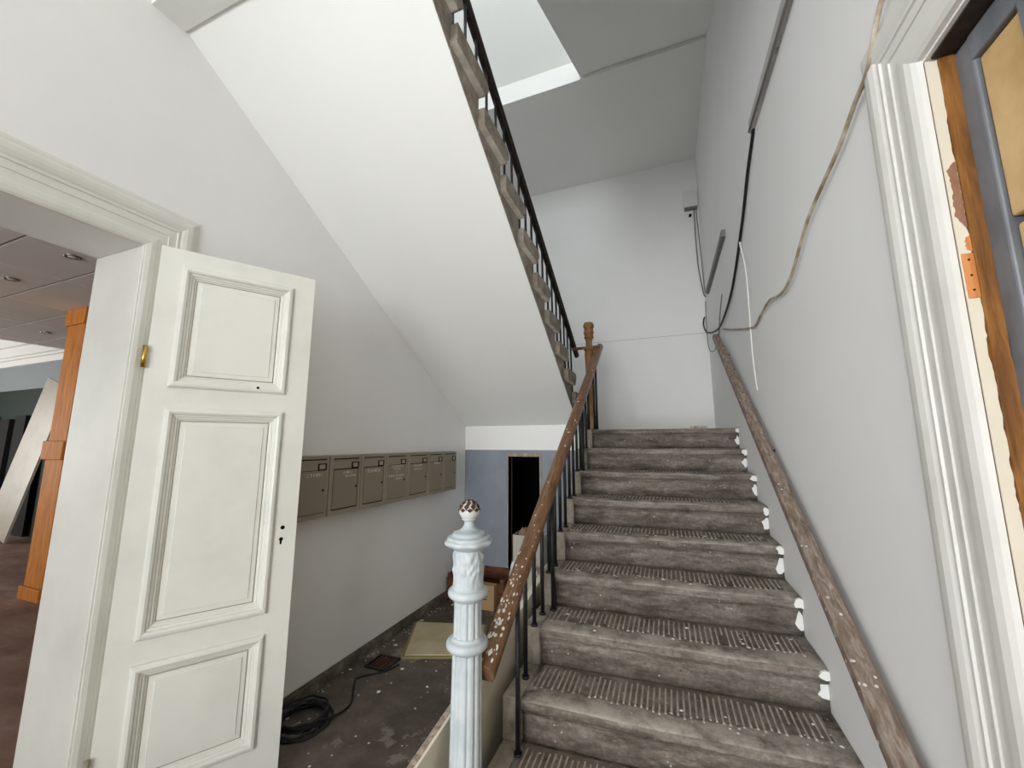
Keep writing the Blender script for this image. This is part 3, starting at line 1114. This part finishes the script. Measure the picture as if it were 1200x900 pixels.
def mailbox_unit(y_list, label, doors):
    """doors: per box (ajar gap, lines of lettering)"""
    y0, y1 = y_list[0], y_list[-1]
    zt, zb = -0.068, -0.428
    u = thing('mailbox_unit', (-1.95, (y0 + y1) / 2, zb), label, 'mailbox', None)
    MB().box(XL + 0.0005, MBX - 0.006, y0 + 0.001, y1 - 0.001, zb, zt).build('body', M['mailbox'], u, bevel=0.012, segs=3)
    for i in range(len(y_list) - 1):
        a, b = y_list[i], y_list[i + 1]
        gap, lines = doors[i]
        # face frame
        fm = MB()
        zz = [(zb + 0.004, zb + 0.030), (zt - 0.084, zt - 0.034), (zt - 0.020, zt - 0.002)]
        for (p, q) in zz:
            fm.box(MBX - 0.007, MBX, a + 0.030, b - 0.020, p, q)
        fm.box(MBX - 0.007, MBX, a + 0.002, a + 0.030, zb + 0.004, zt - 0.002)
        fm.box(MBX - 0.007, MBX, b - 0.020, b - 0.002, zb + 0.004, zt - 0.002)
        fm.build('face_frame', M['mailbox'], u, bevel=0.0015)
        MB().box(MBX - 0.0075, MBX - 0.0055, a + 0.028, b - 0.018, zb + 0.028, zt - 0.018).build('opening', M['black'], u)
        # letter flap under the slot
        MB().box(MBX - 0.004, MBX + 0.004, a + 0.030, b - 0.022, zt - 0.034, zt - 0.027).build('letter_flap', M['mailbox'], u, bevel=0.0012)
        g1 = 0.003 + gap
        d = MB().box(MBX - 0.005, MBX + 0.003, a + 0.033, b - 0.020 - g1, zb + 0.034 + gap * 0.5, zt - 0.087 - gap * 0.4).build('door', M['mailbox_door'], u, bevel=0.0015)
        lk = MB().tube([(MBX, b - 0.042, -0.268), (MBX + 0.006, b - 0.042, -0.268)], 0.007, 12).build('lock', M['black'], d)
        # name-card frame
        nf = MB()
        ya, yb, za, zb2 = b - 0.085, b - 0.024, zt - 0.084, zt - 0.046
        for (p, q, r_, s) in ((ya, yb, zb2 - 0.006, zb2), (ya, yb, za, za + 0.006), (ya, ya + 0.008, za, zb2), (yb - 0.008, yb, za, zb2)):
            nf.box(MBX, MBX + 0.004, p, q, r_, s)
        fr_ = nf.build('name_frame', M['black'], u)
        MB().box(MBX, MBX + 0.0015, ya + 0.004, yb - 0.004, za + 0.003, zb2 - 0.003).build('name_card', M['paper'], u)
        # worn white lettering, no longer legible
        if lines:
            lt = MB()
            for (zc, ca, cb, h) in lines:
                y = a + 0.033 + ca * (b - a - 0.06)
                ye = a + 0.033 + cb * (b - a - 0.06)
                while y < ye:
                    wd = random.uniform(0.006, 0.010)
                    t_ = random.randint(0, 4)
                    hh = h * random.uniform(0.8, 1.0)
                    s = 0.0022
                    if t_ != 3:
                        lt.box(MBX + 0.003, MBX + 0.0036, y, y + s, zc - hh / 2, zc + hh / 2)
                    if t_ in (0, 2):
                        lt.box(MBX + 0.003, MBX + 0.0036, y + wd - s, y + wd, zc - hh / 2, zc + hh / 2)
                    if t_ in (0, 1, 3):
                        lt.box(MBX + 0.003, MBX + 0.0036, y, y + wd, zc + hh / 2 - s, zc + hh / 2)
                    if t_ in (1, 2, 4):
                        lt.box(MBX + 0.003, MBX + 0.0036, y, y + wd, zc - s / 2, zc + s / 2)
                    if t_ in (3, 4):
                        lt.box(MBX + 0.003, MBX + 0.0036, y, y + wd, zc - hh / 2, zc - hh / 2 + s)
                    y += wd + random.choice((0.002, 0.002, 0.003, 0.009))
            lt.build('worn_lettering', M['chalk'], d)
    return u


z0 = -0.068
mailbox_unit([1.605, 1.872], 'taupe metal mailbox nearest the open white door, partly behind it', [(0.0, [(-0.178, 0.35, 0.85, 0.018)])])
mailbox_unit([1.876, 2.14, 2.392, 2.650], 'row of three taupe wall mailboxes in the middle, lettered doors', [
    (0.008, [(-0.175, 0.38, 0.72, 0.017), (-0.198, 0.45, 0.88, 0.014)]),
    (0.008, [(-0.180, 0.15, 0.78, 0.020)]),
    (0.0, [(-0.165, 0.15, 0.85, 0.014), (-0.186, 0.3, 0.7, 0.014), (-0.208, 0.42, 0.5, 0.012), (-0.232, 0.0, 0.95, 0.014), (-0.255, 0.4, 0.75, 0.012)])])
mailbox_unit([2.656, 2.94, 3.188, 3.430], 'row of three taupe wall mailboxes nearest the grey alcove wall', [
    (0.006, [(-0.172, 0.2, 0.75, 0.014), (-0.198, 0.2, 0.7, 0.014)]),
    (0.0, [(-0.165, 0.3, 0.85, 0.013)]),
    (0.0, None)])

# ------------------------------------------------------------------ baseboard and floor things in the alcove
mb = MB()
mb.box(XL, XL + 0.018, 1.12, AY, FLOOR, FLOOR + 0.058)
mb.box(XL, XL + 0.010, 1.12, AY, FLOOR + 0.056, FLOOR + 0.070)
struct(mb.build('baseboard_left', M['base'], bevel=0.004))

# board on edge along the steps
bd = thing('leaning_board', (-0.80, 2.0, FLOOR), 'long pale painted board on edge between newel post and stone steps', 'board')
mb = MB()
L0, L1 = Vector((-0.855, 0.62, FLOOR)), Vector((-0.790, 2.95, FLOOR))
zt0, zt1 = -1.075, -0.72
th = 0.032
pts = []
for (q, zt, leanx) in ((L0, zt0, 0.05), (L1, zt1, 0.04)):
    pts += [(q.x - th / 2, q.y, FLOOR + 0.001), (q.x + th / 2, q.y, FLOOR + 0.001), (q.x + th / 2 + leanx, q.y, zt), (q.x - th / 2 + leanx, q.y, zt)]
mb.add(pts, [(0, 1, 2, 3)[::-1], (4, 5, 6, 7), (1, 5, 6, 2), (3, 7, 4, 0), (0, 4, 5, 1), (2, 6, 7, 3)])
mb.build('panel', M['cream'], bd, bevel=0.003)
n_ = 26
rings = []
for i in range(n_ + 1):
    t = i / n_
    if t > 0.62:
        break
    y = L0.y + (L1.y - L0.y) * (0.05 + t * 0.6)
    f_ = (y - L0.y) / (L1.y - L0.y)
    x = L0.x + (L1.x - L0.x) * f_ + 0.05
    z = zt0 + (zt1 - zt0) * f_
    w0 = -0.016
    w1 = 0.004 + 0.007 * mnoise.noise(Vector((y * 12, 2, 0)))
    rings.append([(x + w0, y, z - 0.001), (x + w1, y, z - 0.001), (x + w1, y, z + 0.0015), (x + w0, y, z + 0.0015)])
mb = MB().rings([r[::-1] for r in rings], True, True)
mb.build('bare_edge', M['grey_wood'], bd)

# cable coil with tail
pts = []
cx_, cy_ = -1.825, 1.735
for i in range(7 * 28):
    a = 2 * math.pi * i / 28
    r_ = 0.110 + 0.026 * mnoise.noise(Vector((i * 0.021, 1, 0))) * 1.4 + 0.012 * math.sin(i * 0.037)
    ox, oy = 0.020 * mnoise.noise(Vector((i * 0.03, 7, 0))), 0.022 * mnoise.noise(Vector((i * 0.03, 4, 0)))
    pts.append((cx_ + ox + r_ * math.cos(a), cy_ + oy + r_ * 1.05 * math.sin(a), FLOOR + 0.007 + 0.010 * (i // 28) * 0.75 + 0.004 * math.sin(a * 3 + i)))
e = Vector(pts[-1])
tail = smooth([e, (-1.70, 1.80, FLOOR + 0.02), (-1.70, 1.93, FLOOR + 0.007), (-1.80, 2.07, FLOOR + 0.007), (-1.84, 2.15, FLOOR + 0.007), (-1.74, 2.26, FLOOR + 0.007), (-1.70, 2.36, FLOOR + 0.007)], 8)
o = MB().tube(pts[:-1] + tail, 0.0062, 7).build('cable_coil', M['cable_black'])
tag(rebase(o), 'coil of thin black cable on the dirty floor beside the open door', 'cable')
# floor drain grate
gr = thing('floor_grate', (-1.81, 2.345, FLOOR), 'small dark rusty floor grate near the left baseboard', 'grate')
mb = MB()
for (a, b, c_, d) in ((-1.895, -1.735, 2.265, 2.277), (-1.895, -1.735, 2.413, 2.425), (-1.895, -1.883, 2.265, 2.425), (-1.747, -1.735, 2.265, 2.425)):
    mb.box(a, b, c_, d, FLOOR, FLOOR + 0.012)
mb.build('rim', M['iron'], gr)
for i in range(5):
    x = -1.869 + i * 0.0265
    MB().box(x, x + 0.012, 2.277, 2.413, FLOOR, FLOOR + 0.010).build('bar', M['rust'], gr)
# foam mat lying on the floor
mt = thing('foam_mat', (-1.66, 2.7, FLOOR), 'yellowed foam mat lying flat on the floor behind the newel post', 'mat')
mb = MB()
c4 = [(-1.735, 2.43), (-1.16, 2.60), (-1.30, 3.05), (-2.0 + 0.03, 2.93)]
c4 = [(-1.735, 2.43), (-1.22, 2.63), (-1.40, 3.08), (-1.965, 2.92)]


def quad_slab(c4, z0, z1):
    m = MB()
    m.add([(x, y, z0) for x, y in c4] + [(x, y, z1) for x, y in c4], [(3, 2, 1, 0), (4, 5, 6, 7), (0, 1, 5, 4), (1, 2, 6, 5), (2, 3, 7, 6), (3, 0, 4, 7)])
    return m


quad_slab(c4, FLOOR, FLOOR + 0.014).build('pad', M['mat_edge'], mt, bevel=0.003)
cc = Vector((sum(p[0] for p in c4) / 4, sum(p[1] for p in c4) / 4))
inner = [tuple(cc + (Vector(p) - cc) * 0.93) for p in c4]
quad_slab(inner, FLOOR + 0.010, FLOOR + 0.019).build('cover', M['mat'], mt, bevel=0.003)

# wooden crate with a carton in it
cr = thing('wooden_crate', (-1.71, 3.6, FLOOR), 'open brown wooden crate on the floor against the grey partition', 'crate')
x0c, x1c, y0c, y1c, hc = -1.975, -1.405, 3.44, 3.775, 0.23
for i in range(2):
    za, zb = FLOOR + 0.002 + i * 0.116, FLOOR + 0.002 + i * 0.116 + 0.110
    MB().box(x0c, x1c, y1c - 0.014, y1c, za, zb).build('board', M['crate_wood'], cr, bevel=0.002)
    MB().box(x0c, x0c + 0.014, y0c, y1c - 0.014, za, zb).build('board', M['crate_wood'], cr, bevel=0.002)
    MB().box(x1c - 0.014, x1c, y0c, y1c - 0.014, za, zb).build('board', M['crate_wood'], cr, bevel=0.002)
    MB().box(x0c, x1c, y0c - 0.014, y0c, za, zb - (0.03 if i else 0)).build('board', M['crate_wood'], cr, bevel=0.002)
MB().box(x0c, x1c, y0c, y1c - 0.014, FLOOR + 0.001, FLOOR + 0.012).build('base', M['crate_wood'], cr)
for xx in (x0c + 0.014, x1c - 0.04):
    MB().box(xx, xx + 0.026, y0c, y0c + 0.026, FLOOR + 0.012, FLOOR + hc).build('corner_post', M['crate_wood'], cr)
ct = thing('carton', (-1.66, 3.38, FLOOR), 'tan cardboard carton with slits standing in front of wooden crate', 'carton')
MB().box(-1.86, -1.462, 3.345, 3.423, FLOOR, FLOOR + 0.205).build('box', M['cardboard'], ct, bevel=0.004)
for i in range(4):
    MB().box(-1.640, -1.525, 3.3435, 3.347, FLOOR + 0.085 + i * 0.024, FLOOR + 0.092 + i * 0.024).build('slit', M['black'], ct)

# junk in front of the cellar doorway
bx = thing('carton', (-1.24, 3.68, FLOOR), 'pale carton filled with odds and ends by the cellar doorway', 'carton')
xa, xb, ya, yb, hh = -1.392, -1.09, 3.60, 3.79, 0.585
for (p, q, r_, s) in ((xa, xb, ya, ya + 0.008), (xa, xb, yb - 0.008, yb), (xa, xa + 0.008, ya, yb), (xb - 0.008, xb, ya, yb)):
    MB().box(p, q, r_, s, FLOOR, FLOOR + hh).build('side', M['pale_card'], bx)
MB().box(xa + 0.006, xb - 0.006, ya + 0.006, yb - 0.006, FLOOR, FLOOR + hh - 0.08).build('filling', M['cardboard'], bx)


def crumple(c, r, seed, mat, name, sz=(1, 1, 1), n=14):
    mb = MB()
    rings = []
    for i in range(n + 1):
        th_ = math.pi * (0.03 + 0.94 * i / n)
        ring = []
        for k in range(n * 2):
            a = 2 * math.pi * k / (n * 2)
            d = Vector((math.sin(th_) * math.cos(a), math.sin(th_) * math.sin(a), -math.cos(th_)))
            rr = r * (1 + 0.55 * (abs(mnoise.noise(d * 2.3 + Vector((seed, 0, 0)))) - 0.25) + 0.25 * mnoise.noise(d * 5 + Vector((0, seed, 0))))
            p = Vector((d.x * rr * sz[0], d.y * rr * sz[1], d.z * rr * sz[2]))
            ring.append(Vector(c) + p)
        rings.append(ring)
    lo = min(p.z for r_ in rings for p in r_)
    for r_ in rings:
        for p in r_:
            p.z += (c[2] - lo)
    mb.rings(rings, True, True, 0, False)
    return mb.build(name, mat)


o = crumple((-1.295, 3.69, FLOOR + hh - 0.085), 0.062, 3, M['rag2'], 'crumpled_rag')
tag(rebase(o), 'crumpled brown rag on top of the pale carton', 'rag')
o = crumple((-1.18, 3.68, FLOOR + hh - 0.085), 0.05, 8, M['crate_wood'], 'crumpled_rag')
tag(rebase(o), 'dark crumpled rag in the pale carton, right of the lighter rag', 'rag')
o = crumple((-1.30, 3.47, FLOOR), 0.115, 5, M['rag'], 'plastic_bag', (0.65, 0.55, 1.6))
tag(rebase(o), 'crumpled pale plastic bag on the floor by the cellar doorway', 'bag')
o = crumple((-1.13, 3.42, FLOOR), 0.10, 12, M['pale_card'], 'paper_bundle', (1.1, 0.8, 1.6))
tag(rebase(o), 'crumpled pale paper heap beside the stair base', 'paper')

# ------------------------------------------------------------------ scattered chips of plaster and paint
mb = MB()


def chip(x, y, z, s):
    k = random.randint(4, 6)
    a0 = random.uniform(0, 6)
    el = random.uniform(0.5, 1.0)
    ring = []
    for q in range(k):
        a = a0 + 2 * math.pi * q / k
        r_ = s * random.uniform(0.6, 1.1)
        ring.append((x + r_ * math.cos(a), y + r_ * el * math.sin(a), z + 0.0005))
    o_ = len(mb.v)
    mb.v += [Vector(p) for p in ring] + [Vector((x, y, z + min(0.006, s * 0.4)))]
    for q in range(k):
        mb.face((o_ + q, o_ + (q + 1) % k, o_ + k))


for k in range(2, 10):
    z = LAND - RIS * (k - 1)
    y = Y1 - GO * (k - 1)
    for i in range(46 if k > 4 else 16):
        x = random.uniform(SX0 + 0.02, XR - 0.02)
        chip(x, y + random.uniform(0.05, GO) + SKEW * (x - XR), z - 0.0005, abs(random.gauss(0, 0.0045)) + 0.0018 + (0.008 if random.random() < 0.05 else 0))
o = mb.build('plaster_chips', M['chip'])
tag(rebase(o), 'loose white plaster chips scattered over the stone treads', 'debris', kind='stuff')
mb = MB()
for i in range(120):
    x, y = random.uniform(-1.95, -0.93), random.uniform(0.9, 3.4)
    chip(x, y, FLOOR + 0.0006, min(0.026, abs(random.gauss(0, 0.004)) ** 1.0 + 0.0018 + (0.012 if random.random() < 0.06 else 0)))
for i in range(60):
    chip(random.uniform(-1.97, -1.93), random.uniform(1.3, 3.4), FLOOR + 0.0006, abs(random.gauss(0, 0.006)) + 0.003)
o = mb.build('plaster_chips', M['chip'])
tag(rebase(o), 'small plaster chips scattered over the dark floor left of the newel', 'debris', kind='stuff')
# fallen plaster slivers left on the landing edge
mb = MB().box(0.20, 0.33, 3.80, 3.83, LAND, LAND + 0.02)
o = mb.build('wood_offcut', M['grey_wood'])
tag(rebase(o), 'small pale offcut lying on the landing edge at stair top', 'offcut')

# ------------------------------------------------------------------ cables and trunking on the right wall
XC = XR - 0.008
tk = thing('cable_trunking', (XC, 1.6, 1.70), 'long grey cable trunking running high along the right wall', 'trunking')
MB().add([(XR, 0.0, 1.68 - 0.01), (XR - 0.022, 0.0, 1.68 - 0.01), (XR - 0.022, 2.40, 1.765), (XR, 2.40, 1.765), (XR, 0.0, 1.745), (XR - 0.022, 0.0, 1.745), (XR - 0.022, 2.40, 1.84), (XR, 2.40, 1.84)],
         [(0, 3, 2, 1), (4, 5, 6, 7), (0, 1, 5, 4), (1, 2, 6, 5), (2, 3, 7, 6), (3, 0, 4, 7)]).build('channel', M['trunk'], tk)
mb = MB().tube(smooth([(XR - 0.026, 0.9, 1.695), (XR - 0.026, 1.5, 1.72), (XR - 0.028, 2.0, 1.742), (XR - 0.027, 2.39, 1.772)], 6), 0.006, 6)
mb.build('loose_cable', M['cable_grey'], tk)
t2 = MB().add([(XR, 3.60, 1.755), (XR - 0.03, 3.60, 1.755), (XR - 0.03, 5.05, 1.765), (XR, 5.05, 1.765), (XR, 3.60, 1.815), (XR - 0.03, 3.60, 1.815), (XR - 0.03, 5.05, 1.825), (XR, 5.05, 1.825)],
              [(0, 3, 2, 1), (4, 5, 6, 7), (0, 1, 5, 4), (1, 2, 6, 5), (2, 3, 7, 6), (3, 0, 4, 7)]).build('cable_trunking', M['cable_grey'])
tag(rebase(t2), 'short grey cable trunking piece near the back corner of the right wall', 'trunking')

o = MB().tube(smooth([(XC, 2.33, 1.80), (XC, 2.40, 1.745), (XC - 0.004, 2.58, 1.64), (XC - 0.006, 2.87, 1.45), (XC - 0.006, 3.43, 1.215), (XC - 0.012, 4.0, 1.13), (XC - 0.03, 4.35, 1.13), (XC - 0.07, 4.75, 1.22), (XC - 0.06, 5.2, 1.42), (XC - 0.045, 5.30, 1.53), (XC - 0.03, 5.34, 1.57)], 8), 0.0095, 8).build('cable', M['cable_black'])
tag(rebase(o), 'thick black cable hanging from the end of the long trunking', 'cable')
o = MB().tube(smooth([(XC - 0.012, 2.90, 1.44), (XC - 0.006, 2.98, 1.39), (XC, 2.92, 1.20), (XC, 2.90, 1.02), (XC, 2.93, 0.66), (XC, 2.925, 0.49), (XC, 2.89, 0.335)], 8), 0.0055, 8).build('cable', M['cable_white'])
tag(rebase(o), 'thin white cable dangling from the black cable on right wall', 'cable')
o = MB().tube(smooth([(XC - 0.012, 0.80, 1.20), (XC - 0.012, 1.08, 1.055), (XC - 0.012, 1.17, 0.965), (XC - 0.010, 1.26, 0.945), (XC - 0.010, 1.40, 0.90), (XC - 0.010, 1.70, 0.84), (XC - 0.010, 1.95, 0.728), (XC - 0.010, 2.13, 0.705), (XC - 0.008, 2.36, 0.75), (XC - 0.004, 2.58, 0.745), (XC, 2.83, 0.737), (XC, 3.4, 0.88), (XC, 4.12, 1.08)], 8), 0.0065, 8).build('cable', M['cable_beige'])
tag(rebase(o), 'paint-smeared beige cable looping from the right door casing along the wall', 'cable')
jbx = thing('junction_box', (0.46, 5.43, 3.1), 'white square junction box high in the back corner', 'box')
MB().box(0.375, 0.550, 5.40, YB, 3.13, 3.36).build('cover', M['plastic'], jbx, bevel=0.006)
MB().box(0.385, 0.540, 5.405, YB, 3.095, 3.13).build('cable_gland', M['cable_grey'], jbx)
MB().tube([(0.45, 5.42, 3.02), (0.45, 5.45, 3.02)], 0.018, 10).build('knob', M['black'], jbx)
for i, (lab, r_, pts, m_) in enumerate((
    ('dark drooping cable below the junction box, leftmost of the corner cables', 0.0075, [(0.50, 5.43, 3.10), (0.495, 5.42, 2.7), (0.50, 5.41, 2.3), (0.53, 5.40, 1.95), (0.548, 5.38, 1.86), (0.55, 5.30, 1.83)], 'cable_grey'),
    ('pale drooping cable below the junction box, right of the dark one', 0.006, [(0.525, 5.43, 3.10), (0.535, 5.43, 2.7), (0.545, 5.42, 2.3), (0.55, 5.40, 1.98), (0.543, 5.2, 1.84), (0.543, 5.0, 1.83)], 'cable_grey'),
    ('thin grey wire hanging in a loop above the wall handrail top', 0.005, [(0.55, 5.40, 1.80), (0.54, 5.38, 1.45), (0.52, 5.1, 1.12), (0.53, 4.70, 1.00), (0.55, 4.45, 1.08), (0.543, 4.2, 1.22), (0.543, 3.95, 1.36)], 'cable_grey'))):
    o = MB().tube(smooth(pts, 8), r_, 6).build('cable', M[m_])
    tag(rebase(o), lab, 'cable')

# ------------------------------------------------------------------ shop room seen through the left doorway
CZ = 1.37
tb = MB()
cl = MB().box(-8.1, XL - T, -4.2, 3.3, CZ + 0.006, CZ + 0.03)
clo = struct(cl.build('ceiling_shop', M['tbar']))
tx = [-2.60 - 1.045 * i for i in range(-1, 7)]
ty = [-1.75 + 0.48 * i for i in range(0, 12)]
for i in range(len(tx) - 1):
    for j in range(len(ty) - 1):
        xa, xb = max(tx[i + 1], -8.1), min(tx[i], XL - T)
        ya, yb = ty[j], min(ty[j + 1], 3.3)
        if xb - xa < 0.1 or yb - ya < 0.05:
            continue
        MB().box(xa + 0.009, xb - 0.009, ya + 0.009, yb - 0.009, CZ, CZ + 0.012).build('ceiling_tile', M['tile'], clo)
struct(MB().box(-8.12, -8.06, -4.2, 3.3, CZ - 0.006, CZ + 0.10).build('trim_7', M['tile']))
for k, (x, y, lab) in enumerate(((-4.02, 1.40, 'recessed ceiling spotlight nearest the white door jamb'), (-5.05, 1.43, 'recessed ceiling spotlight at the left edge of the picture'), (-7.1, 2.36, 'recessed ceiling spotlight farthest back, above the leaning door'))):
    s = thing('ceiling_spotlight', (x, y, CZ - 0.012), lab, 'spotlight', 'recessed spotlights in the tiled ceiling')
    MB().lathe([(0.030, CZ - 0.002), (0.036, CZ - 0.010), (0.046, CZ - 0.010), (0.048, CZ), (0.046, CZ + 0.002)], (x, y, 0), 20).build('bezel', M['steel'], s)
    MB().lathe([(0.030, CZ - 0.006), (0.02, CZ - 0.010), (0.004, CZ - 0.011)], (x, y, 0), 14).build('bulb', M['plastic'], s)
# far walls of the shop
mb = MB().box(-13.0, XL - T, 3.3, 3.4, FLOOR, 0.93)
struct(mb.build('wall_shop_lower', M['dgreen']))
mb = MB().box(-13.0, XL - T, 3.3, 3.4, 0.93, 1.36)
struct(mb.build('wall_shop_upper', M['tan_room']))
mb = MB()
for (za, zb, d) in ((1.36, 1.46, 0.05), (1.46, 1.50, 0.10), (1.50, 1.66, 0.14), (1.66, 1.72, 0.20), (1.72, 2.3, 0.16)):
    mb.box(-13.0, -8.15, 3.3 - d, 3.3, za, zb)
struct(mb.build('trim_8', M['soffit']))
struct(MB().box(-13.0, XL - T, -4.4, -4.2, FLOOR, -0.9).build('wall_shop_front', M['tan_room']))
struct(MB().box(-13.2, -13.0, -4.2, 3.4, FLOOR, 2.4).build('wall_shop_side', M['tan_room']))
struct(MB().box(-13.0, -8.1, -4.2, 3.4, 2.3, 2.4).build('ceiling_shop_high', M['soffit']))

# wooden column
cw = thing('wooden_column', (-5.54, 2.2, FLOOR), 'square brown wooden column in the shop room behind the door', 'column')
xa, xb, ya, yb = -5.71, -5.385, 2.045, 2.37
MB().box(xa, xb, ya, yb, FLOOR + 0.10, CZ - 0.002).build('shaft', M['column_wood'], cw, bevel=0.004)
MB().box(xa - 0.025, xb + 0.025, ya - 0.025, yb + 0.025, FLOOR, FLOOR + 0.11).build('plinth', M['column_wood'], cw, bevel=0.006)
MB().box(xa - 0.03, xb + 0.03, ya - 0.03, yb + 0.03, -0.02 - 0.13, 0.06 - 0.03).build('band', M['column_wood'], cw, bevel=0.008)
MB().box(xa - 0.022, xb + 0.022, ya - 0.022, yb + 0.022, CZ - 0.17, CZ - 0.003).build('cap', M['column_wood'], cw, bevel=0.006)

# old panelled door leaning in the shop room
ln = thing('leaning_door', (-9.3, 2.95, FLOOR), 'old off-white panelled door leaning askew in the far shop room', 'door')
ang = math.radians(17)
eu = Vector((math.cos(ang), 0, -math.sin(ang)))      # across
ev = Vector((math.sin(ang), 0.06, math.cos(ang))).normalized()       # up
ew = eu.cross(ev)
base = Vector((-9.60, 2.93, FLOOR + 0.21))


def lb(mb, u0, u1, v0, v1, w0, w1):
    c = base + eu * (u0 + u1) / 2 + ev * (v0 + v1) / 2 - ew * (w0 + w1) / 2
    mb.obox(c, eu * (u1 - u0) / 2, ev * (v1 - v0) / 2, ew * (w1 - w0) / 2)


mb = MB(); lb(mb, 0, 0.68, 0, 2.34, 0, 0.03); mb.build('leaf', M['old_door'], ln)
for (v0, v1) in ((0.15, 0.6), (0.75, 1.72), (1.84, 2.24)):
    m = MB()
    for (a, b, c_, d) in ((0.12, 0.56, v0, v0 + 0.03), (0.12, 0.56, v1 - 0.03, v1), (0.12, 0.15, v0, v1), (0.53, 0.56, v0, v1)):
        lb(m, a, b, c_, d, 0.03, 0.045)
    m.build('panel_moulding', M['old_door'], ln)
sh = thing('stacked_boards', (-7.6, 3.2, FLOOR), 'black boards stacked against the dark green shop wall', 'boards')
for i, (a, b, h) in enumerate(((-8.62, -7.9, 1.95), (-7.88, -7.2, 2.1), (-7.18, -6.5, 2.0))):
    MB().box(a, b, 3.20, 3.24 + 0.055, FLOOR, FLOOR + h).build('board', M['soot'], sh)
for i in range(5):
    xx = -11.9 + i * 0.55
    o = MB().box(xx, xx + 0.34, 3.24, 3.298, FLOOR, 0.42 + 0.05 * (i % 2)).build('dark_panel', M['soot'])
    tag(rebase(o), ['leftmost', 'second from left', 'middle', 'second from right', 'rightmost'][i] + ' of the narrow black panels along the far green shop wall', 'panel', 'black panels along the green wall')
